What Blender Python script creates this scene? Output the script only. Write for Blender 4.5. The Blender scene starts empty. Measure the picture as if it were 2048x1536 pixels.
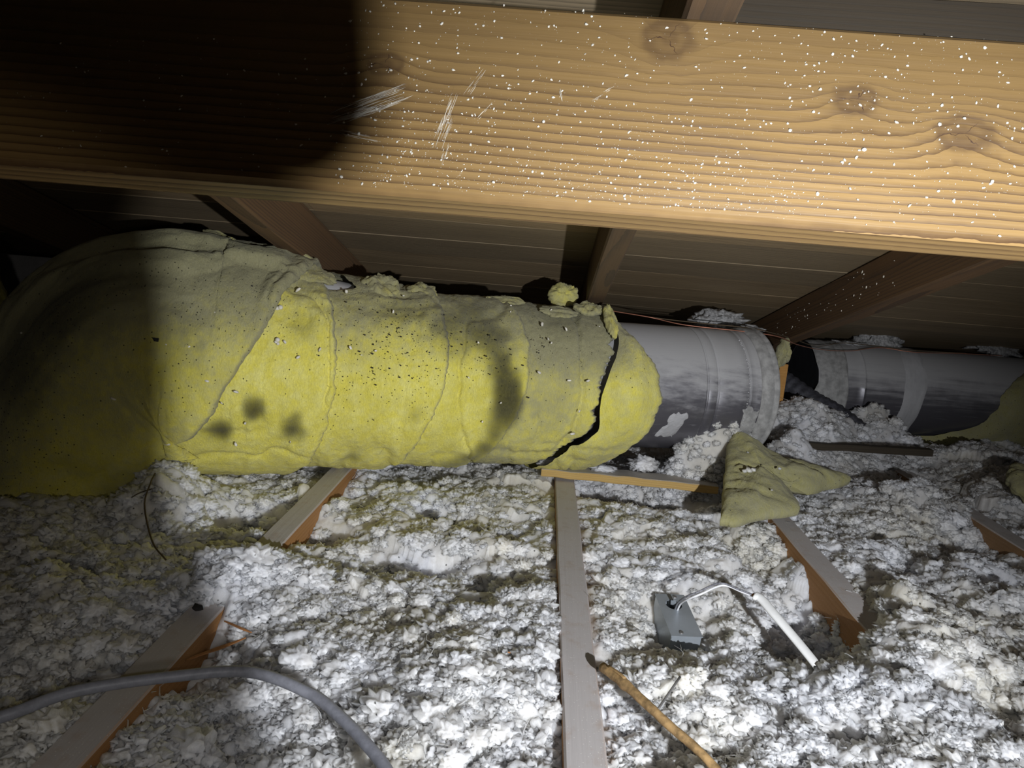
import bpy, bmesh, math, random
import numpy as np
from mathutils import Vector, Matrix, Euler

random.seed(7)
rng = np.random.default_rng(11)
SC = bpy.context.scene
COL = SC.collection
PI = math.pi
def R(d): return math.radians(d)

# ------------------------------------------------------------------ camera, world, lights, exposure
CAM_Z = 0.445
def make_camera():
    p, psi, rho = R(10.7), R(2.0), R(4.7)
    F = Vector((-math.sin(psi)*math.cos(p), math.cos(psi)*math.cos(p), -math.sin(p)))
    R0 = Vector((math.cos(psi), math.sin(psi), 0)); U0 = R0.cross(F)
    Rr = R0*math.cos(rho) + U0*math.sin(rho); U = Rr.cross(F)
    cd = bpy.data.cameras.new('camera'); cam = bpy.data.objects.new('camera', cd); COL.objects.link(cam)
    cd.sensor_width = 36.0; cd.lens = 36.0*1400/2048; cd.clip_start = 0.01; cd.clip_end = 50
    m = Matrix((Rr, U, -F)).transposed().to_4x4(); m.translation = Vector((0, 0, CAM_Z))
    cam.matrix_world = m
    SC.camera = cam
make_camera()
SC.view_settings.view_transform = 'Standard'
SC.view_settings.look = 'None'
SC.view_settings.exposure = 0.0
SC.view_settings.gamma = 1.0
SC.view_settings.use_curve_mapping = False
SC.cycles.max_bounces = 6; SC.cycles.diffuse_bounces = 3; SC.cycles.glossy_bounces = 2
w = bpy.data.worlds.new('world'); SC.world = w; w.use_nodes = True
w.node_tree.nodes['Background'].inputs[0].default_value = (0.5, 0.6, 0.8, 1)
w.node_tree.nodes['Background'].inputs[1].default_value = 0.0015

def spot(name, loc, target, power, size, blend, radius, color):
    d = bpy.data.lights.new(name, 'SPOT'); o = bpy.data.objects.new(name, d); COL.objects.link(o)
    d.energy = power; d.spot_size = R(size); d.spot_blend = blend; d.shadow_soft_size = radius; d.color = color
    o.location = loc
    o.rotation_euler = (Vector(target)-Vector(loc)).to_track_quat('-Z', 'Y').to_euler()
    return o
# the inspector's torch, held to the right of the lens, and an added weak fill for the dim left side
spot('torch', (0.34, -0.20, 0.375), (0.10, 1.0, 0.19), 72.0, 86, 1.0, 0.0075, (0.92, 0.95, 1.0))
spot('left_fill', (-0.10, -0.12, 0.38), (-0.75, 0.95, 0.02), 2.3, 62, 0.5, 0.02, (1.0, 0.95, 0.88))

spot('crevice_fill', (0.0, -0.02, 0.43), (0.06, 0.50, 0.02), 2.2, 92, 0.45, 0.012, (0.93, 0.95, 1.0))  # added fill near the camera, lifts the crevices of the wool

# ------------------------------------------------------------------ numpy noise
def _hash(ix, iy, iz, seed):
    h = (ix.astype(np.int64)*374761393 + iy.astype(np.int64)*668265263 + iz.astype(np.int64)*2147483647 + seed*974634333) & 0xFFFFFFFF
    h = ((h ^ (h >> 13))*1274126177) & 0xFFFFFFFF
    h = (h ^ (h >> 16)) & 0xFFFFFFFF
    h = (h*2246822519) & 0xFFFFFFFF
    return ((h ^ (h >> 15)) & 0xFFFFFF)/float(0xFFFFFF)
def vnoise(P, seed=0):
    P = np.asarray(P, float); i = np.floor(P).astype(np.int64); f = P-i; f = f*f*f*(f*(f*6-15)+10)
    r = 0
    for dx in (0, 1):
        wx = f[:, 0] if dx else 1-f[:, 0]
        for dy in (0, 1):
            wy = f[:, 1] if dy else 1-f[:, 1]
            for dz in (0, 1):
                wz = f[:, 2] if dz else 1-f[:, 2]
                r = r + wx*wy*wz*_hash(i[:, 0]+dx, i[:, 1]+dy, i[:, 2]+dz, seed)
    return r*2-1
def fbm(P, oct=4, seed=0, gain=.5):
    P = np.asarray(P, float); a = 1.0; r = 0; n = 0
    for k in range(oct):
        r = r + a*vnoise(P*(2.03**k)+k*17.3, seed+k); n += a; a *= gain
    return r/n
def worley2(x, y, seed=0):
    ix = np.floor(x).astype(np.int64); iy = np.floor(y).astype(np.int64)
    f1 = np.full(x.shape, 9.0); f2 = f1.copy(); idv = np.zeros(x.shape)
    z = np.zeros_like(ix)
    for dx in (-1, 0, 1):
        for dy in (-1, 0, 1):
            cx = ix+dx; cy = iy+dy
            px = cx+_hash(cx, cy, z, seed); py = cy+_hash(cx, cy, z, seed+91)
            d = np.hypot(px-x, py-y); hv = _hash(cx, cy, z, seed+7)
            m = d < f1
            f2 = np.where(m, f1, np.minimum(f2, d)); idv = np.where(m, hv, idv); f1 = np.where(m, d, f1)
    return f1, f2, idv
def P3(x, y, z=0.0): return np.stack([x, y, np.zeros_like(x)+z], -1)

# ------------------------------------------------------------------ node helpers and materials
def lk(nt, sock, v):
    if v is None: return
    if isinstance(v, bpy.types.NodeSocket): nt.links.new(v, sock)
    elif isinstance(v, (tuple, list)):
        dv = sock.default_value
        sock.default_value = tuple(v)+(1.0,) if len(v) == 3 and len(dv) == 4 else tuple(v)
    else: sock.default_value = v
def nd(nt, typ, ins=None, **pr):
    n = nt.nodes.new(typ)
    for k, v in pr.items(): setattr(n, k, v)
    for k, v in (ins or {}).items(): lk(nt, n.inputs[k], v)
    return n
def mt(nt, op, a, b=None, c=None, clamp=False):
    n = nd(nt, 'ShaderNodeMath', operation=op, use_clamp=clamp)
    for i, v in enumerate((a, b, c)):
        if v is not None: lk(nt, n.inputs[i], v)
    return n.outputs[0]
def vm(nt, op, a, b=None):
    n = nd(nt, 'ShaderNodeVectorMath', operation=op)
    lk(nt, n.inputs[0], a)
    if b is not None: lk(nt, n.inputs[3 if op == 'SCALE' else 1], b)
    return n.outputs['Value'] if op in ('LENGTH', 'DOT_PRODUCT', 'DISTANCE') else n.outputs[0]
def mixc(nt, f, a, b, blend='MIX'):
    n = nd(nt, 'ShaderNodeMix', data_type='RGBA', blend_type=blend)
    lk(nt, n.inputs[0], f); lk(nt, n.inputs[6], a); lk(nt, n.inputs[7], b)
    return n.outputs[2]
def ramp(nt, f, lo, hi, a=0.0, b=1.0, interp='SMOOTHSTEP'):
    n = nd(nt, 'ShaderNodeMapRange', interpolation_type=interp)
    for k, v in (('Value', f), ('From Min', lo), ('From Max', hi), ('To Min', a), ('To Max', b)): lk(nt, n.inputs[k], v)
    return n.outputs[0]
def noise(nt, vec, scale, detail=4.0, rough=.55, dist=0.0):
    n = nd(nt, 'ShaderNodeTexNoise', {'Vector': vec, 'Scale': scale, 'Detail': detail, 'Roughness': rough, 'Distortion': dist})
    return n.outputs[0]
def noise_c(nt, vec, scale, detail=2.0):
    return nd(nt, 'ShaderNodeTexNoise', {'Vector': vec, 'Scale': scale, 'Detail': detail}).outputs[1]
def bump(nt, h, strength, dist):
    return nd(nt, 'ShaderNodeBump', {'Height': h, 'Strength': strength, 'Distance': dist}).outputs[0]
def new_mat(name):
    m = bpy.data.materials.new(name); m.use_nodes = True
    nt = m.node_tree; bs = nt.nodes['Principled BSDF']
    return m, nt, bs
def coords(nt, rnd=True):
    tc = nd(nt, 'ShaderNodeTexCoord').outputs['Object']
    if rnd:
        oi = nd(nt, 'ShaderNodeObjectInfo').outputs['Random']
        return vm(nt, 'ADD', tc, vm(nt, 'SCALE', (3.1, 3.7, 0.0), oi)), oi
    return tc, None

def wood(name, light, dark, period, pith, axis='X', knots=(), rough=.55, dust=0.0, dustcol=(.42, .40, .37), late=.75, blotch=.3, spec=.35, rnd=True, bumpd=.0006, warpk=.020, lpow=2.6, fade=None):
    m, nt, bs = new_mat(name)
    tc = nd(nt, 'ShaderNodeTexCoord').outputs['Object']
    oi = nd(nt, 'ShaderNodeObjectInfo').outputs['Random']
    if rnd:
        off = vm(nt, 'SCALE', (7.0, 0.0, 0.0) if axis == 'X' else (0.0, 7.0, 0.0), oi)
        co = vm(nt, 'ADD', tc, off)
    else: co = tc
    sx = nd(nt, 'ShaderNodeSeparateXYZ', {0: tc})
    st = (1.6, 9.0, 9.0) if axis == 'X' else (9.0, 1.6, 9.0)
    warp = vm(nt, 'SUBTRACT', noise_c(nt, vm(nt, 'MULTIPLY', co, st), 1.0, 2.0), (.5, .5, .5))
    warp = vm(nt, 'SCALE', warp, warpk)
    base = vm(nt, 'ADD', vm(nt, 'SUBTRACT', co if rnd else tc, pith), warp)
    kmask = None
    for (kx, kz, a, b, amp) in knots:
        dx = mt(nt, 'DIVIDE', mt(nt, 'SUBTRACT', sx.outputs[0], kx), a)
        dz = mt(nt, 'DIVIDE', mt(nt, 'SUBTRACT', sx.outputs[2], kz), b)
        d = mt(nt, 'SQRT', mt(nt, 'ADD', mt(nt, 'MULTIPLY', dx, dx), mt(nt, 'MULTIPLY', dz, dz)))
        wob = mt(nt, 'MULTIPLY', mt(nt, 'SUBTRACT', noise(nt, tc, 60.0, 2.0), .5), .7)
        d = mt(nt, 'ADD', d, wob)
        g = mt(nt, 'EXPONENT', mt(nt, 'MULTIPLY', mt(nt, 'MULTIPLY', d, d), -.45))
        sh = nd(nt, 'ShaderNodeCombineXYZ', {2: mt(nt, 'MULTIPLY', g, amp)}).outputs[0]
        base = vm(nt, 'ADD', base, sh)
        k1 = ramp(nt, d, 1.15, .75)
        ang = mt(nt, 'ARCTAN2', dz, dx)
        star = mt(nt, 'ABSOLUTE', mt(nt, 'SINE', mt(nt, 'ADD', mt(nt, 'MULTIPLY', ang, 1.5), mt(nt, 'MULTIPLY', noise(nt, tc, 120.0, 2.0), 3.0))))
        crack = mt(nt, 'MULTIPLY', ramp(nt, star, .10, .02), ramp(nt, d, .8, .45))
        kr = mt(nt, 'MULTIPLY', mt(nt, 'ADD', mt(nt, 'SINE', mt(nt, 'MULTIPLY', d, 11.0)), 1.0), .25)
        tot = mt(nt, 'ADD', mt(nt, 'MULTIPLY', k1, mt(nt, 'ADD', .32, mt(nt, 'MULTIPLY', kr, .35))), mt(nt, 'MULTIPLY', crack, .8))
        kmask = tot if kmask is None else mt(nt, 'MAXIMUM', kmask, tot)
    wv = nd(nt, 'ShaderNodeTexWave', {'Vector': base, 'Scale': .31416/period, 'Distortion': .7, 'Detail': 2.0, 'Detail Scale': 1.2},
            wave_type='RINGS', rings_direction=axis, wave_profile='SAW').outputs['Fac']
    line = mt(nt, 'POWER', wv, lpow)
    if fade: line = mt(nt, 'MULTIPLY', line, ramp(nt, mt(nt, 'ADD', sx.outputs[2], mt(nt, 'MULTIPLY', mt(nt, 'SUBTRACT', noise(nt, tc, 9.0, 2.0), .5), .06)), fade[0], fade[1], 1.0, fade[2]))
    fst = (5.0, 190.0, 190.0) if axis == 'X' else (190.0, 5.0, 190.0)
    fib = noise(nt, vm(nt, 'MULTIPLY', co, fst), 1.0, 3.0, .6)
    blt = noise(nt, vm(nt, 'MULTIPLY', co, (3, 14, 14) if axis == 'X' else (14, 3, 14)), 1.0, 4.0, .6)
    f = mt(nt, 'ADD', mt(nt, 'MULTIPLY', line, late), mt(nt, 'MULTIPLY', mt(nt, 'SUBTRACT', fib, .5), .9))
    f = mt(nt, 'ADD', f, mt(nt, 'MULTIPLY', mt(nt, 'SUBTRACT', blt, .5), blotch*2.5), clamp=True)
    c = mixc(nt, f, light, dark)
    if rnd: c = mixc(nt, mt(nt, 'MULTIPLY', oi, .85), c, mixc(nt, .6, c, (.10, .095, .075)))
    if fade: c = mixc(nt, ramp(nt, mt(nt, 'ADD', sx.outputs[2], mt(nt, 'MULTIPLY', mt(nt, 'SUBTRACT', blt, .5), .06)), .02, .125, 0.0, .55), c, tuple(x*.52 for x in light))  # upper face browner; paler lower part also stands in for a highlight
    if kmask is not None: c = mixc(nt, mt(nt, 'MINIMUM', kmask, 1.0), c, (.055, .026, .012))
    if dust > 0:
        gz = nd(nt, 'ShaderNodeSeparateXYZ', {0: nd(nt, 'ShaderNodeNewGeometry').outputs['Normal']}).outputs[2]
        dm = mt(nt, 'MULTIPLY', ramp(nt, gz, .3, .85), ramp(nt, noise(nt, tc, 38.0, 5.0, .65), .28, .5, dust*.75, dust))
        c = mixc(nt, dm, c, dustcol)
        grit = nd(nt, 'ShaderNodeTexVoronoi', {'Vector': tc, 'Scale': 240.0}).outputs[0]
        c = mixc(nt, mt(nt, 'MULTIPLY', ramp(nt, grit, .16, .08), mt(nt, 'ADD', .25, dm)), c, (.62, .60, .56))
    lk(nt, bs.inputs['Base Color'], c)
    lk(nt, bs.inputs['Roughness'], mt(nt, 'ADD', rough-.12, mt(nt, 'MULTIPLY', fib, .25)))
    lk(nt, bs.inputs['Specular IOR Level'], spec)
    h = mt(nt, 'ADD', mt(nt, 'MULTIPLY', line, -.5), mt(nt, 'MULTIPLY', fib, .8))
    lk(nt, bs.inputs['Normal'], bump(nt, h, .8, bumpd))
    return m

def plain(name, col, rough=.6, metal=0.0, var=.25, vscale=40.0, spec=.4, bumpd=.0004):
    m, nt, bs = new_mat(name); tc, _ = coords(nt, False)
    n = noise(nt, tc, vscale, 5.0, .6)
    c = mixc(nt, ramp(nt, n, .3, .7), tuple(x*(1-var) for x in col), tuple(min(1, x*(1+var*.6)) for x in col))
    lk(nt, bs.inputs['Base Color'], c); lk(nt, bs.inputs['Roughness'], rough); lk(nt, bs.inputs['Metallic'], metal)
    lk(nt, bs.inputs['Specular IOR Level'], spec)
    lk(nt, bs.inputs['Normal'], bump(nt, n, .5, bumpd))
    return m

def fiberglass(name, yel=(.80, .71, .115), pale=(.83, .77, .24), grime=(.30, .285, .185), soot=(.026, .024, .018)):
    m, nt, bs = new_mat(name); tc, _ = coords(nt, False)
    big = noise(nt, tc, 16.0, 5.0, .6, .4)
    mid = noise(nt, tc, 60.0, 5.0, .62)
    fine = noise(nt, vm(nt, 'MULTIPLY', tc, (1.0, .45, .45)), 420.0, 4.0, .7, .8)
    dirt = nd(nt, 'ShaderNodeAttribute', attribute_name='dirt').outputs['Fac']
    stain = nd(nt, 'ShaderNodeAttribute', attribute_name='stain').outputs['Fac']
    speck = nd(nt, 'ShaderNodeAttribute', attribute_name='speck').outputs['Fac']
    c = mixc(nt, ramp(nt, mid, .32, .7), yel, pale)
    c = mixc(nt, ramp(nt, big, .3, .75, 0.0, .5), c, tuple(x*.72 for x in yel))
    dd = mt(nt, 'ADD', dirt, mt(nt, 'MULTIPLY', mt(nt, 'SUBTRACT', mid, .5), .55))
    dd = mt(nt, 'ADD', dd, mt(nt, 'MULTIPLY', mt(nt, 'SUBTRACT', fine, .5), .5))
    c = mixc(nt, ramp(nt, dd, .12, .95, 0.0, .92), c, grime)
    c = mixc(nt, ramp(nt, mt(nt, 'ADD', stain, mt(nt, 'MULTIPLY', mt(nt, 'SUBTRACT', mid, .5), .18)), .05, 1.0, 0.0, .95), c, soot)
    c = mixc(nt, ramp(nt, fine, .3, .62, .22, 0.0), c, (.22, .20, .08))
    vd = nd(nt, 'ShaderNodeTexVoronoi', {'Vector': vm(nt, 'ADD', tc, vm(nt, 'SCALE', noise_c(nt, tc, 300.0), .002)), 'Scale': 230.0})
    r1 = nd(nt, 'ShaderNodeSeparateColor', {0: vd.outputs[1]})
    sp = mt(nt, 'MULTIPLY', ramp(nt, vd.outputs[0], .30, .18), mt(nt, 'LESS_THAN', r1.outputs[0], mt(nt, 'MULTIPLY', speck, .55)))
    c = mixc(nt, mt(nt, 'MULTIPLY', sp, .9), c, (.012, .011, .009))
    lk(nt, bs.inputs['Base Color'], c); lk(nt, bs.inputs['Roughness'], .95); lk(nt, bs.inputs['Specular IOR Level'], .1)
    lk(nt, bs.inputs['Sheen Weight'], .12)
    h = mt(nt, 'ADD', mt(nt, 'MULTIPLY', fine, .55), mt(nt, 'MULTIPLY', mid, .9))
    lk(nt, bs.inputs['Normal'], bump(nt, h, .9, .0035))
    return m

def blown(name, instanced):
    m, nt, bs = new_mat(name)
    tc = nd(nt, 'ShaderNodeTexCoord').outputs['Object']
    pos = nd(nt, 'ShaderNodeNewGeometry').outputs['Position']
    rnd = nd(nt, 'ShaderNodeObjectInfo').outputs['Random']
    a = noise(nt, pos, 4.2, 4.0, .6)
    b = noise(nt, pos, 48.0, 5.0, .65)
    fine = noise(nt, pos, 330.0, 4.0, .7, 1.5)
    c = mixc(nt, ramp(nt, a, .32, .66), (.71, .665, .56), (.80, .81, .86))
    c = mixc(nt, ramp(nt, b, .44, .72, 0.0, .5), c, (.47, .45, .42))
    if instanced:
        c = mixc(nt, ramp(nt, rnd, .82, 1.0, 0.0, .45), c, (.44, .425, .39))
        c = mixc(nt, ramp(nt, rnd, .0, .25, .6, 0.0), c, (.80, .80, .83))
    c = mixc(nt, ramp(nt, fine, .30, .50, .16, 0.0), c, (.36, .34, .31))
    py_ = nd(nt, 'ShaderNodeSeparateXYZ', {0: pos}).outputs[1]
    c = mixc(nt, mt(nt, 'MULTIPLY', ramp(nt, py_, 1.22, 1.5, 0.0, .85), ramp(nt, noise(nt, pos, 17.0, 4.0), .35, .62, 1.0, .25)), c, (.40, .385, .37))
    lk(nt, bs.inputs['Subsurface Weight'], 1.0); lk(nt, bs.inputs['Subsurface Radius'], (1.0, .97, .93)); lk(nt, bs.inputs['Subsurface Scale'], .022)
    vd = nd(nt, 'ShaderNodeTexVoronoi', {'Vector': pos, 'Scale': 150.0})
    r1 = nd(nt, 'ShaderNodeSeparateColor', {0: vd.outputs[1]})
    sp = mt(nt, 'MULTIPLY', ramp(nt, vd.outputs[0], .26, .14), mt(nt, 'LESS_THAN', r1.outputs[0], ramp(nt, a, .4, .7, .10, .02)))
    c = mixc(nt, mt(nt, 'MULTIPLY', sp, .85), c, (.03, .028, .025))
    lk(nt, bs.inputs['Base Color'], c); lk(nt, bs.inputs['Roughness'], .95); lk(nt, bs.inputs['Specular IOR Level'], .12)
    lk(nt, bs.inputs['Sheen Weight'], .1)
    lk(nt, bs.inputs['Normal'], bump(nt, mt(nt, 'ADD', mt(nt, 'MULTIPLY', fine, .6), mt(nt, 'MULTIPLY', b, .8)), .6, .0016))
    return m

def duct_metal(name):
    m, nt, bs = new_mat(name); tc, _ = coords(nt, False)
    gz = nd(nt, 'ShaderNodeSeparateXYZ', {0: nd(nt, 'ShaderNodeNewGeometry').outputs['Normal']}).outputs[2]
    streak = noise(nt, vm(nt, 'MULTIPLY', tc, (4.0, 75.0, 75.0)), 1.0, 4.0, .65)
    blot = noise(nt, tc, 22.0, 5.0, .6)
    spz = mt(nt, 'ADD', gz, mt(nt, 'MULTIPLY', mt(nt, 'SUBTRACT', streak, .5), 1.1))
    spz = mt(nt, 'ADD', spz, mt(nt, 'MULTIPLY', mt(nt, 'SUBTRACT', blot, .5), .5))
    dust = ramp(nt, spz, -.25, .65)
    c = mixc(nt, dust, (.13, .125, .14), (.36, .355, .355))
    c = mixc(nt, ramp(nt, noise(nt, vm(nt, 'MULTIPLY', tc, (9.0, 160.0, 160.0)), 1.0, 3.0), .60, .75, 0.0, .35), c, (.40, .40, .42))
    lk(nt, bs.inputs['Base Color'], c)
    lk(nt, bs.inputs['Metallic'], ramp(nt, dust, 0.0, 1.0, .55, .05))
    lk(nt, bs.inputs['Roughness'], ramp(nt, dust, 0.0, 1.0, .38, .85))
    lk(nt, bs.inputs['Normal'], bump(nt, streak, .3, .0006))
    return m

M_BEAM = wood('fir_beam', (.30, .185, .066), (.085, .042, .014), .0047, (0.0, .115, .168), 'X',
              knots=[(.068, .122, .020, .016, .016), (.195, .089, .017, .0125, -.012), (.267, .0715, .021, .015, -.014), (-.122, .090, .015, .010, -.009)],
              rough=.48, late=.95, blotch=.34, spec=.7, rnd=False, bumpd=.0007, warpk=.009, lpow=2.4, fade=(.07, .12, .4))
M_RAFTER = wood('aged_rafter', (.18, .085, .028), (.065, .027, .010), .0052, (.03, 0.0, .075), 'Y', rough=.65, late=.9, blotch=.35, spec=.25)
M_JOIST = wood('dusty_joist', (.40, .20, .072), (.27, .125, .042), .006, (.05, 0.0, -.12), 'Y', rough=.7, dust=.93, dustcol=(.47, .45, .445), late=.35, spec=.2)
M_PLANK = wood('weathered_sheathing', (.40, .29, .165), (.12, .082, .043), .0062, (0.0, .055, .060), 'X', rough=.62, late=.75, blotch=.45, spec=.3)
M_YBOARD = wood('yellow_offcut', (.66, .42, .12), (.48, .27, .07), .004, (0.0, .02, -.06), 'X', rough=.65, dust=.95, dustcol=(.36, .34, .31), late=.5, spec=.2)
M_ORANGE = wood('orange_block', (.50, .25, .06), (.32, .13, .03), .004, (0.02, 0.0, -.03), 'Y', rough=.7, late=.5)
M_BLOCKING = wood('dark_blocking', (.030, .018, .008), (.016, .009, .004), .004, (0.0, .05, .06), 'X', rough=.7)
M_BLOCKER = wood('blocker_wood', (.34, .22, .11), (.20, .115, .05), .005, (0.0, .05, -.05), 'X', rough=.7)  # wood of the two added torch blockers
M_FIBER = fiberglass('yellow_fiberglass')
M_FIBER_DULL = fiberglass('dulled_fiberglass', (.40, .37, .14), (.46, .43, .21), (.29, .275, .18))
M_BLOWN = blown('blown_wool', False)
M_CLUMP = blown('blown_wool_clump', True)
M_METAL = duct_metal('dusty_galvanised')
M_MASTIC = plain('grey_mastic', (.30, .295, .285), .8, var=.3, vscale=60, bumpd=.002)
M_FLAKE = plain('white_fleck', (.78, .74, .64), .85)
M_GYP = plain('gypsum', (.40, .395, .40), .9, var=.12, vscale=20)
M_BOX = plain('zinc_box', (.42, .46, .50), .42, metal=.55, var=.12, vscale=18)
M_DARK = plain('hole_shade', (.02, .022, .026), .6)  # near-black that paints the shade inside openings
M_WIREW = plain('white_insulation', (.80, .80, .82), .45, var=.05)
M_WIREB = plain('dusty_black_wire', (.20, .20, .22), .5, var=.6, vscale=400)
M_SHEATH = plain('white_sheath', (.82, .82, .80), .45, var=.06, vscale=60)
M_COPPER = plain('copper_strand', (.46, .20, .13), .45, metal=.5, var=.2)
M_CABLE = plain('grey_cable_jacket', (.23, .235, .265), .48, var=.18, vscale=120)
M_STICK = plain('dry_stick', (.36, .23, .10), .7, var=.55, vscale=90)
M_STEEL = plain('nail_steel', (.30, .29, .28), .4, metal=.7)
M_TWIG = plain('dark_twig', (.10, .07, .04), .8)
M_CHIP = plain('wood_chip', (.34, .15, .05), .8, var=.35)
M_CHAR = plain('charcoal_bit', (.028, .026, .024), .9)
M_HOSE = plain('dusty_hose', (.05, .05, .06), .7, var=.5, vscale=70)
M_TUFT = plain('grey_wool', (.34, .335, .33), .95, var=.5, vscale=160, spec=.1, bumpd=.004)

# ------------------------------------------------------------------ object helpers
def mesh_obj(name, verts, faces, mat, parent=None, smooth=False):
    me = bpy.data.meshes.new(name)
    me.from_pydata([tuple(v) for v in verts], [], [tuple(f) for f in faces]); me.update()
    if smooth: me.polygons.foreach_set('use_smooth', [True]*len(me.polygons))
    me.materials.append(mat)
    o = bpy.data.objects.new(name, me); COL.objects.link(o)
    if parent is not None: o.parent = parent
    return o
def bm_obj(name, bm, mat, parent=None, smooth=False):
    bmesh.ops.recalc_face_normals(bm, faces=bm.faces[:])
    me = bpy.data.meshes.new(name); bm.to_mesh(me); bm.free()
    if smooth: me.polygons.foreach_set('use_smooth', [True]*len(me.polygons))
    me.materials.append(mat)
    o = bpy.data.objects.new(name, me); COL.objects.link(o)
    if parent is not None: o.parent = parent
    return o
def grid_np(name, V, nu, nv, mat, parent=None, closed_u=False, smooth=True):
    """V: (nu*nv,3) array, index i*nv+j"""
    i = np.arange(nu if closed_u else nu-1); j = np.arange(nv-1)
    I, J = np.meshgrid(i, j, indexing='ij'); I2 = (I+1) % nu
    q = np.stack([I*nv+J, I2*nv+J, I2*nv+J+1, I*nv+J+1], -1).reshape(-1, 4)
    me = bpy.data.meshes.new(name)
    me.vertices.add(len(V)); me.vertices.foreach_set('co', V.astype(np.float32).ravel())
    me.loops.add(q.size); me.loops.foreach_set('vertex_index', q.astype(np.int32).ravel())
    me.polygons.add(len(q)); me.polygons.foreach_set('loop_start', np.arange(0, q.size, 4, dtype=np.int32))
    me.polygons.foreach_set('use_smooth', np.full(len(q), smooth))
    me.update(calc_edges=True); me.validate()
    me.materials.append(mat)
    o = bpy.data.objects.new(name, me); COL.objects.link(o)
    if parent is not None: o.parent = parent
    return o
def fattr(o, name, vals):
    a = o.data.attributes.new(name, 'FLOAT', 'POINT'); a.data.foreach_set('value', np.asarray(vals, np.float32))
def empty(name, loc=(0, 0, 0), rot=(0, 0, 0)):
    o = bpy.data.objects.new(name, None); COL.objects.link(o); o.location = loc; o.rotation_euler = rot; o.empty_display_size = .05
    return o
def tag(o, label=None, cat=None, group=None, kind=None):
    if label: o['label'] = label
    if cat: o['category'] = cat
    if group: o['group'] = group
    if kind: o['kind'] = kind
    return o
def lumber_bm(lx, ly, lz, bev=.0025, along='X', seg=14, wob=.0006, seed=0, org=(0, 0, 0)):
    """a sawn board: arrises eased, cut into lengths that wander slightly; org = min corner"""
    r = random.Random(seed)
    bm = bmesh.new()
    L = {'X': lx, 'Y': ly}[along]
    a, b = (ly, lz) if along == 'X' else (lx, lz)
    prof = [(bev, 0), (a-bev, 0), (a, bev), (a, b-bev), (a-bev, b), (bev, b), (0, b-bev), (0, bev)]
    rings = []
    for k in range(seg+1):
        t = L*k/seg; ring = []
        oy = r.uniform(-wob, wob); oz = r.uniform(-wob, wob)
        for (p, q) in prof:
            p += oy+r.uniform(-wob, wob)*.5; q += oz+r.uniform(-wob, wob)*.5
            c = (t, p, q) if along == 'X' else (p, t, q)
            ring.append(bm.verts.new((c[0]+org[0], c[1]+org[1], c[2]+org[2])))
        rings.append(ring)
    for k in range(seg):
        for j in range(8):
            bm.faces.new((rings[k][j], rings[k][(j+1) % 8], rings[k+1][(j+1) % 8], rings[k+1][j]))
    bm.faces.new(rings[0][::-1]); bm.faces.new(rings[-1])
    return bm
def catmull(pts, n):
    pts = [Vector(p) for p in pts]; out = []
    P = [pts[0]*2-pts[1]]+pts+[pts[-1]*2-pts[-2]]
    segs = len(pts)-1
    for k in range(n):
        t = k/(n-1)*segs; i = min(int(t), segs-1); f = t-i
        a, b, c, d = P[i:i+4]
        out.append(.5*((2*b)+(-a+c)*f+(2*a-5*b+4*c-d)*f*f+(-a+3*b-3*c+d)*f**3))
    return out
def tube_bm(bm, pts, rad, sides=10, n=None, flat=1.0, jit=0.0, cap=True, up=Vector((0, 0, 1))):
    path = catmull(pts, n) if n else [Vector(p) for p in pts]
    N = len(path); rings = []
    for k, p in enumerate(path):
        t = (path[min(k+1, N-1)]-path[max(k-1, 0)]).normalized()
        s = t.cross(up)
        if s.length < 1e-4: s = Vector((1, 0, 0))
        s.normalize(); v = s.cross(t)
        rr = rad(k/(N-1)) if callable(rad) else rad
        ring = []
        for j in range(sides):
            a = 2*PI*j/sides
            q = rr*(1+random.uniform(-jit, jit))
            ring.append(bm.verts.new(p+s*math.cos(a)*q+v*math.sin(a)*q*flat))
        rings.append(ring)
    for k in range(N-1):
        for j in range(sides):
            bm.faces.new((rings[k][j], rings[k][(j+1) % sides], rings[k+1][(j+1) % sides], rings[k+1][j]))
    if cap:
        bm.faces.new(rings[0][::-1]); bm.faces.new(rings[-1])
    return path
def tube(name, pts, rad, mat, parent=None, sides=10, n=None, flat=1.0, jit=0.0, smooth=True):
    bm = bmesh.new(); tube_bm(bm, pts, rad, sides, n, flat, jit)
    return bm_obj(name, bm, mat, parent, smooth)
ICO = {}
def ico(sub):
    if sub not in ICO:
        bm = bmesh.new(); bmesh.ops.create_icosphere(bm, subdivisions=sub, radius=1.0)
        bm.verts.ensure_lookup_table()
        ICO[sub] = (np.array([v.co[:] for v in bm.verts]), np.array([[v.index for v in f.verts] for f in bm.faces]))
        bm.free()
    return ICO[sub]
def lump_verts(sub, seed, amp=.42, freq=2.2, spikes=8, flat=.72, spl=.5, bil=.34):
    d, f = ico(sub); r = np.random.default_rng(seed)
    off = r.uniform(-50, 50, 3)
    wv = np.stack([vnoise(d*freq*1.3+off+9*k, seed+k) for k in range(3)], -1)
    q = d*freq+off+wv*.7
    rad = 1+amp*fbm(q, 3, seed)
    rad += bil*(np.abs(vnoise(q*1.5, seed+5))*2-.5)+bil*.5*(np.abs(vnoise(q*3.2, seed+6))*2-.5)+bil*.22*(np.abs(vnoise(q*7.0, seed+8))*2-.5)
    for k in range(spikes):
        v = r.normal(size=3); v /= np.linalg.norm(v)
        ang = np.arccos(np.clip(d@v, -1, 1)); w = r.uniform(.10, .22)
        rad += spl*r.uniform(.5, 1.2)*np.exp(-(ang/w)**2)
    V = d*np.clip(rad, .35, 2.2)[:, None]; V[:, 2] *= flat
    return V, f
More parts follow.
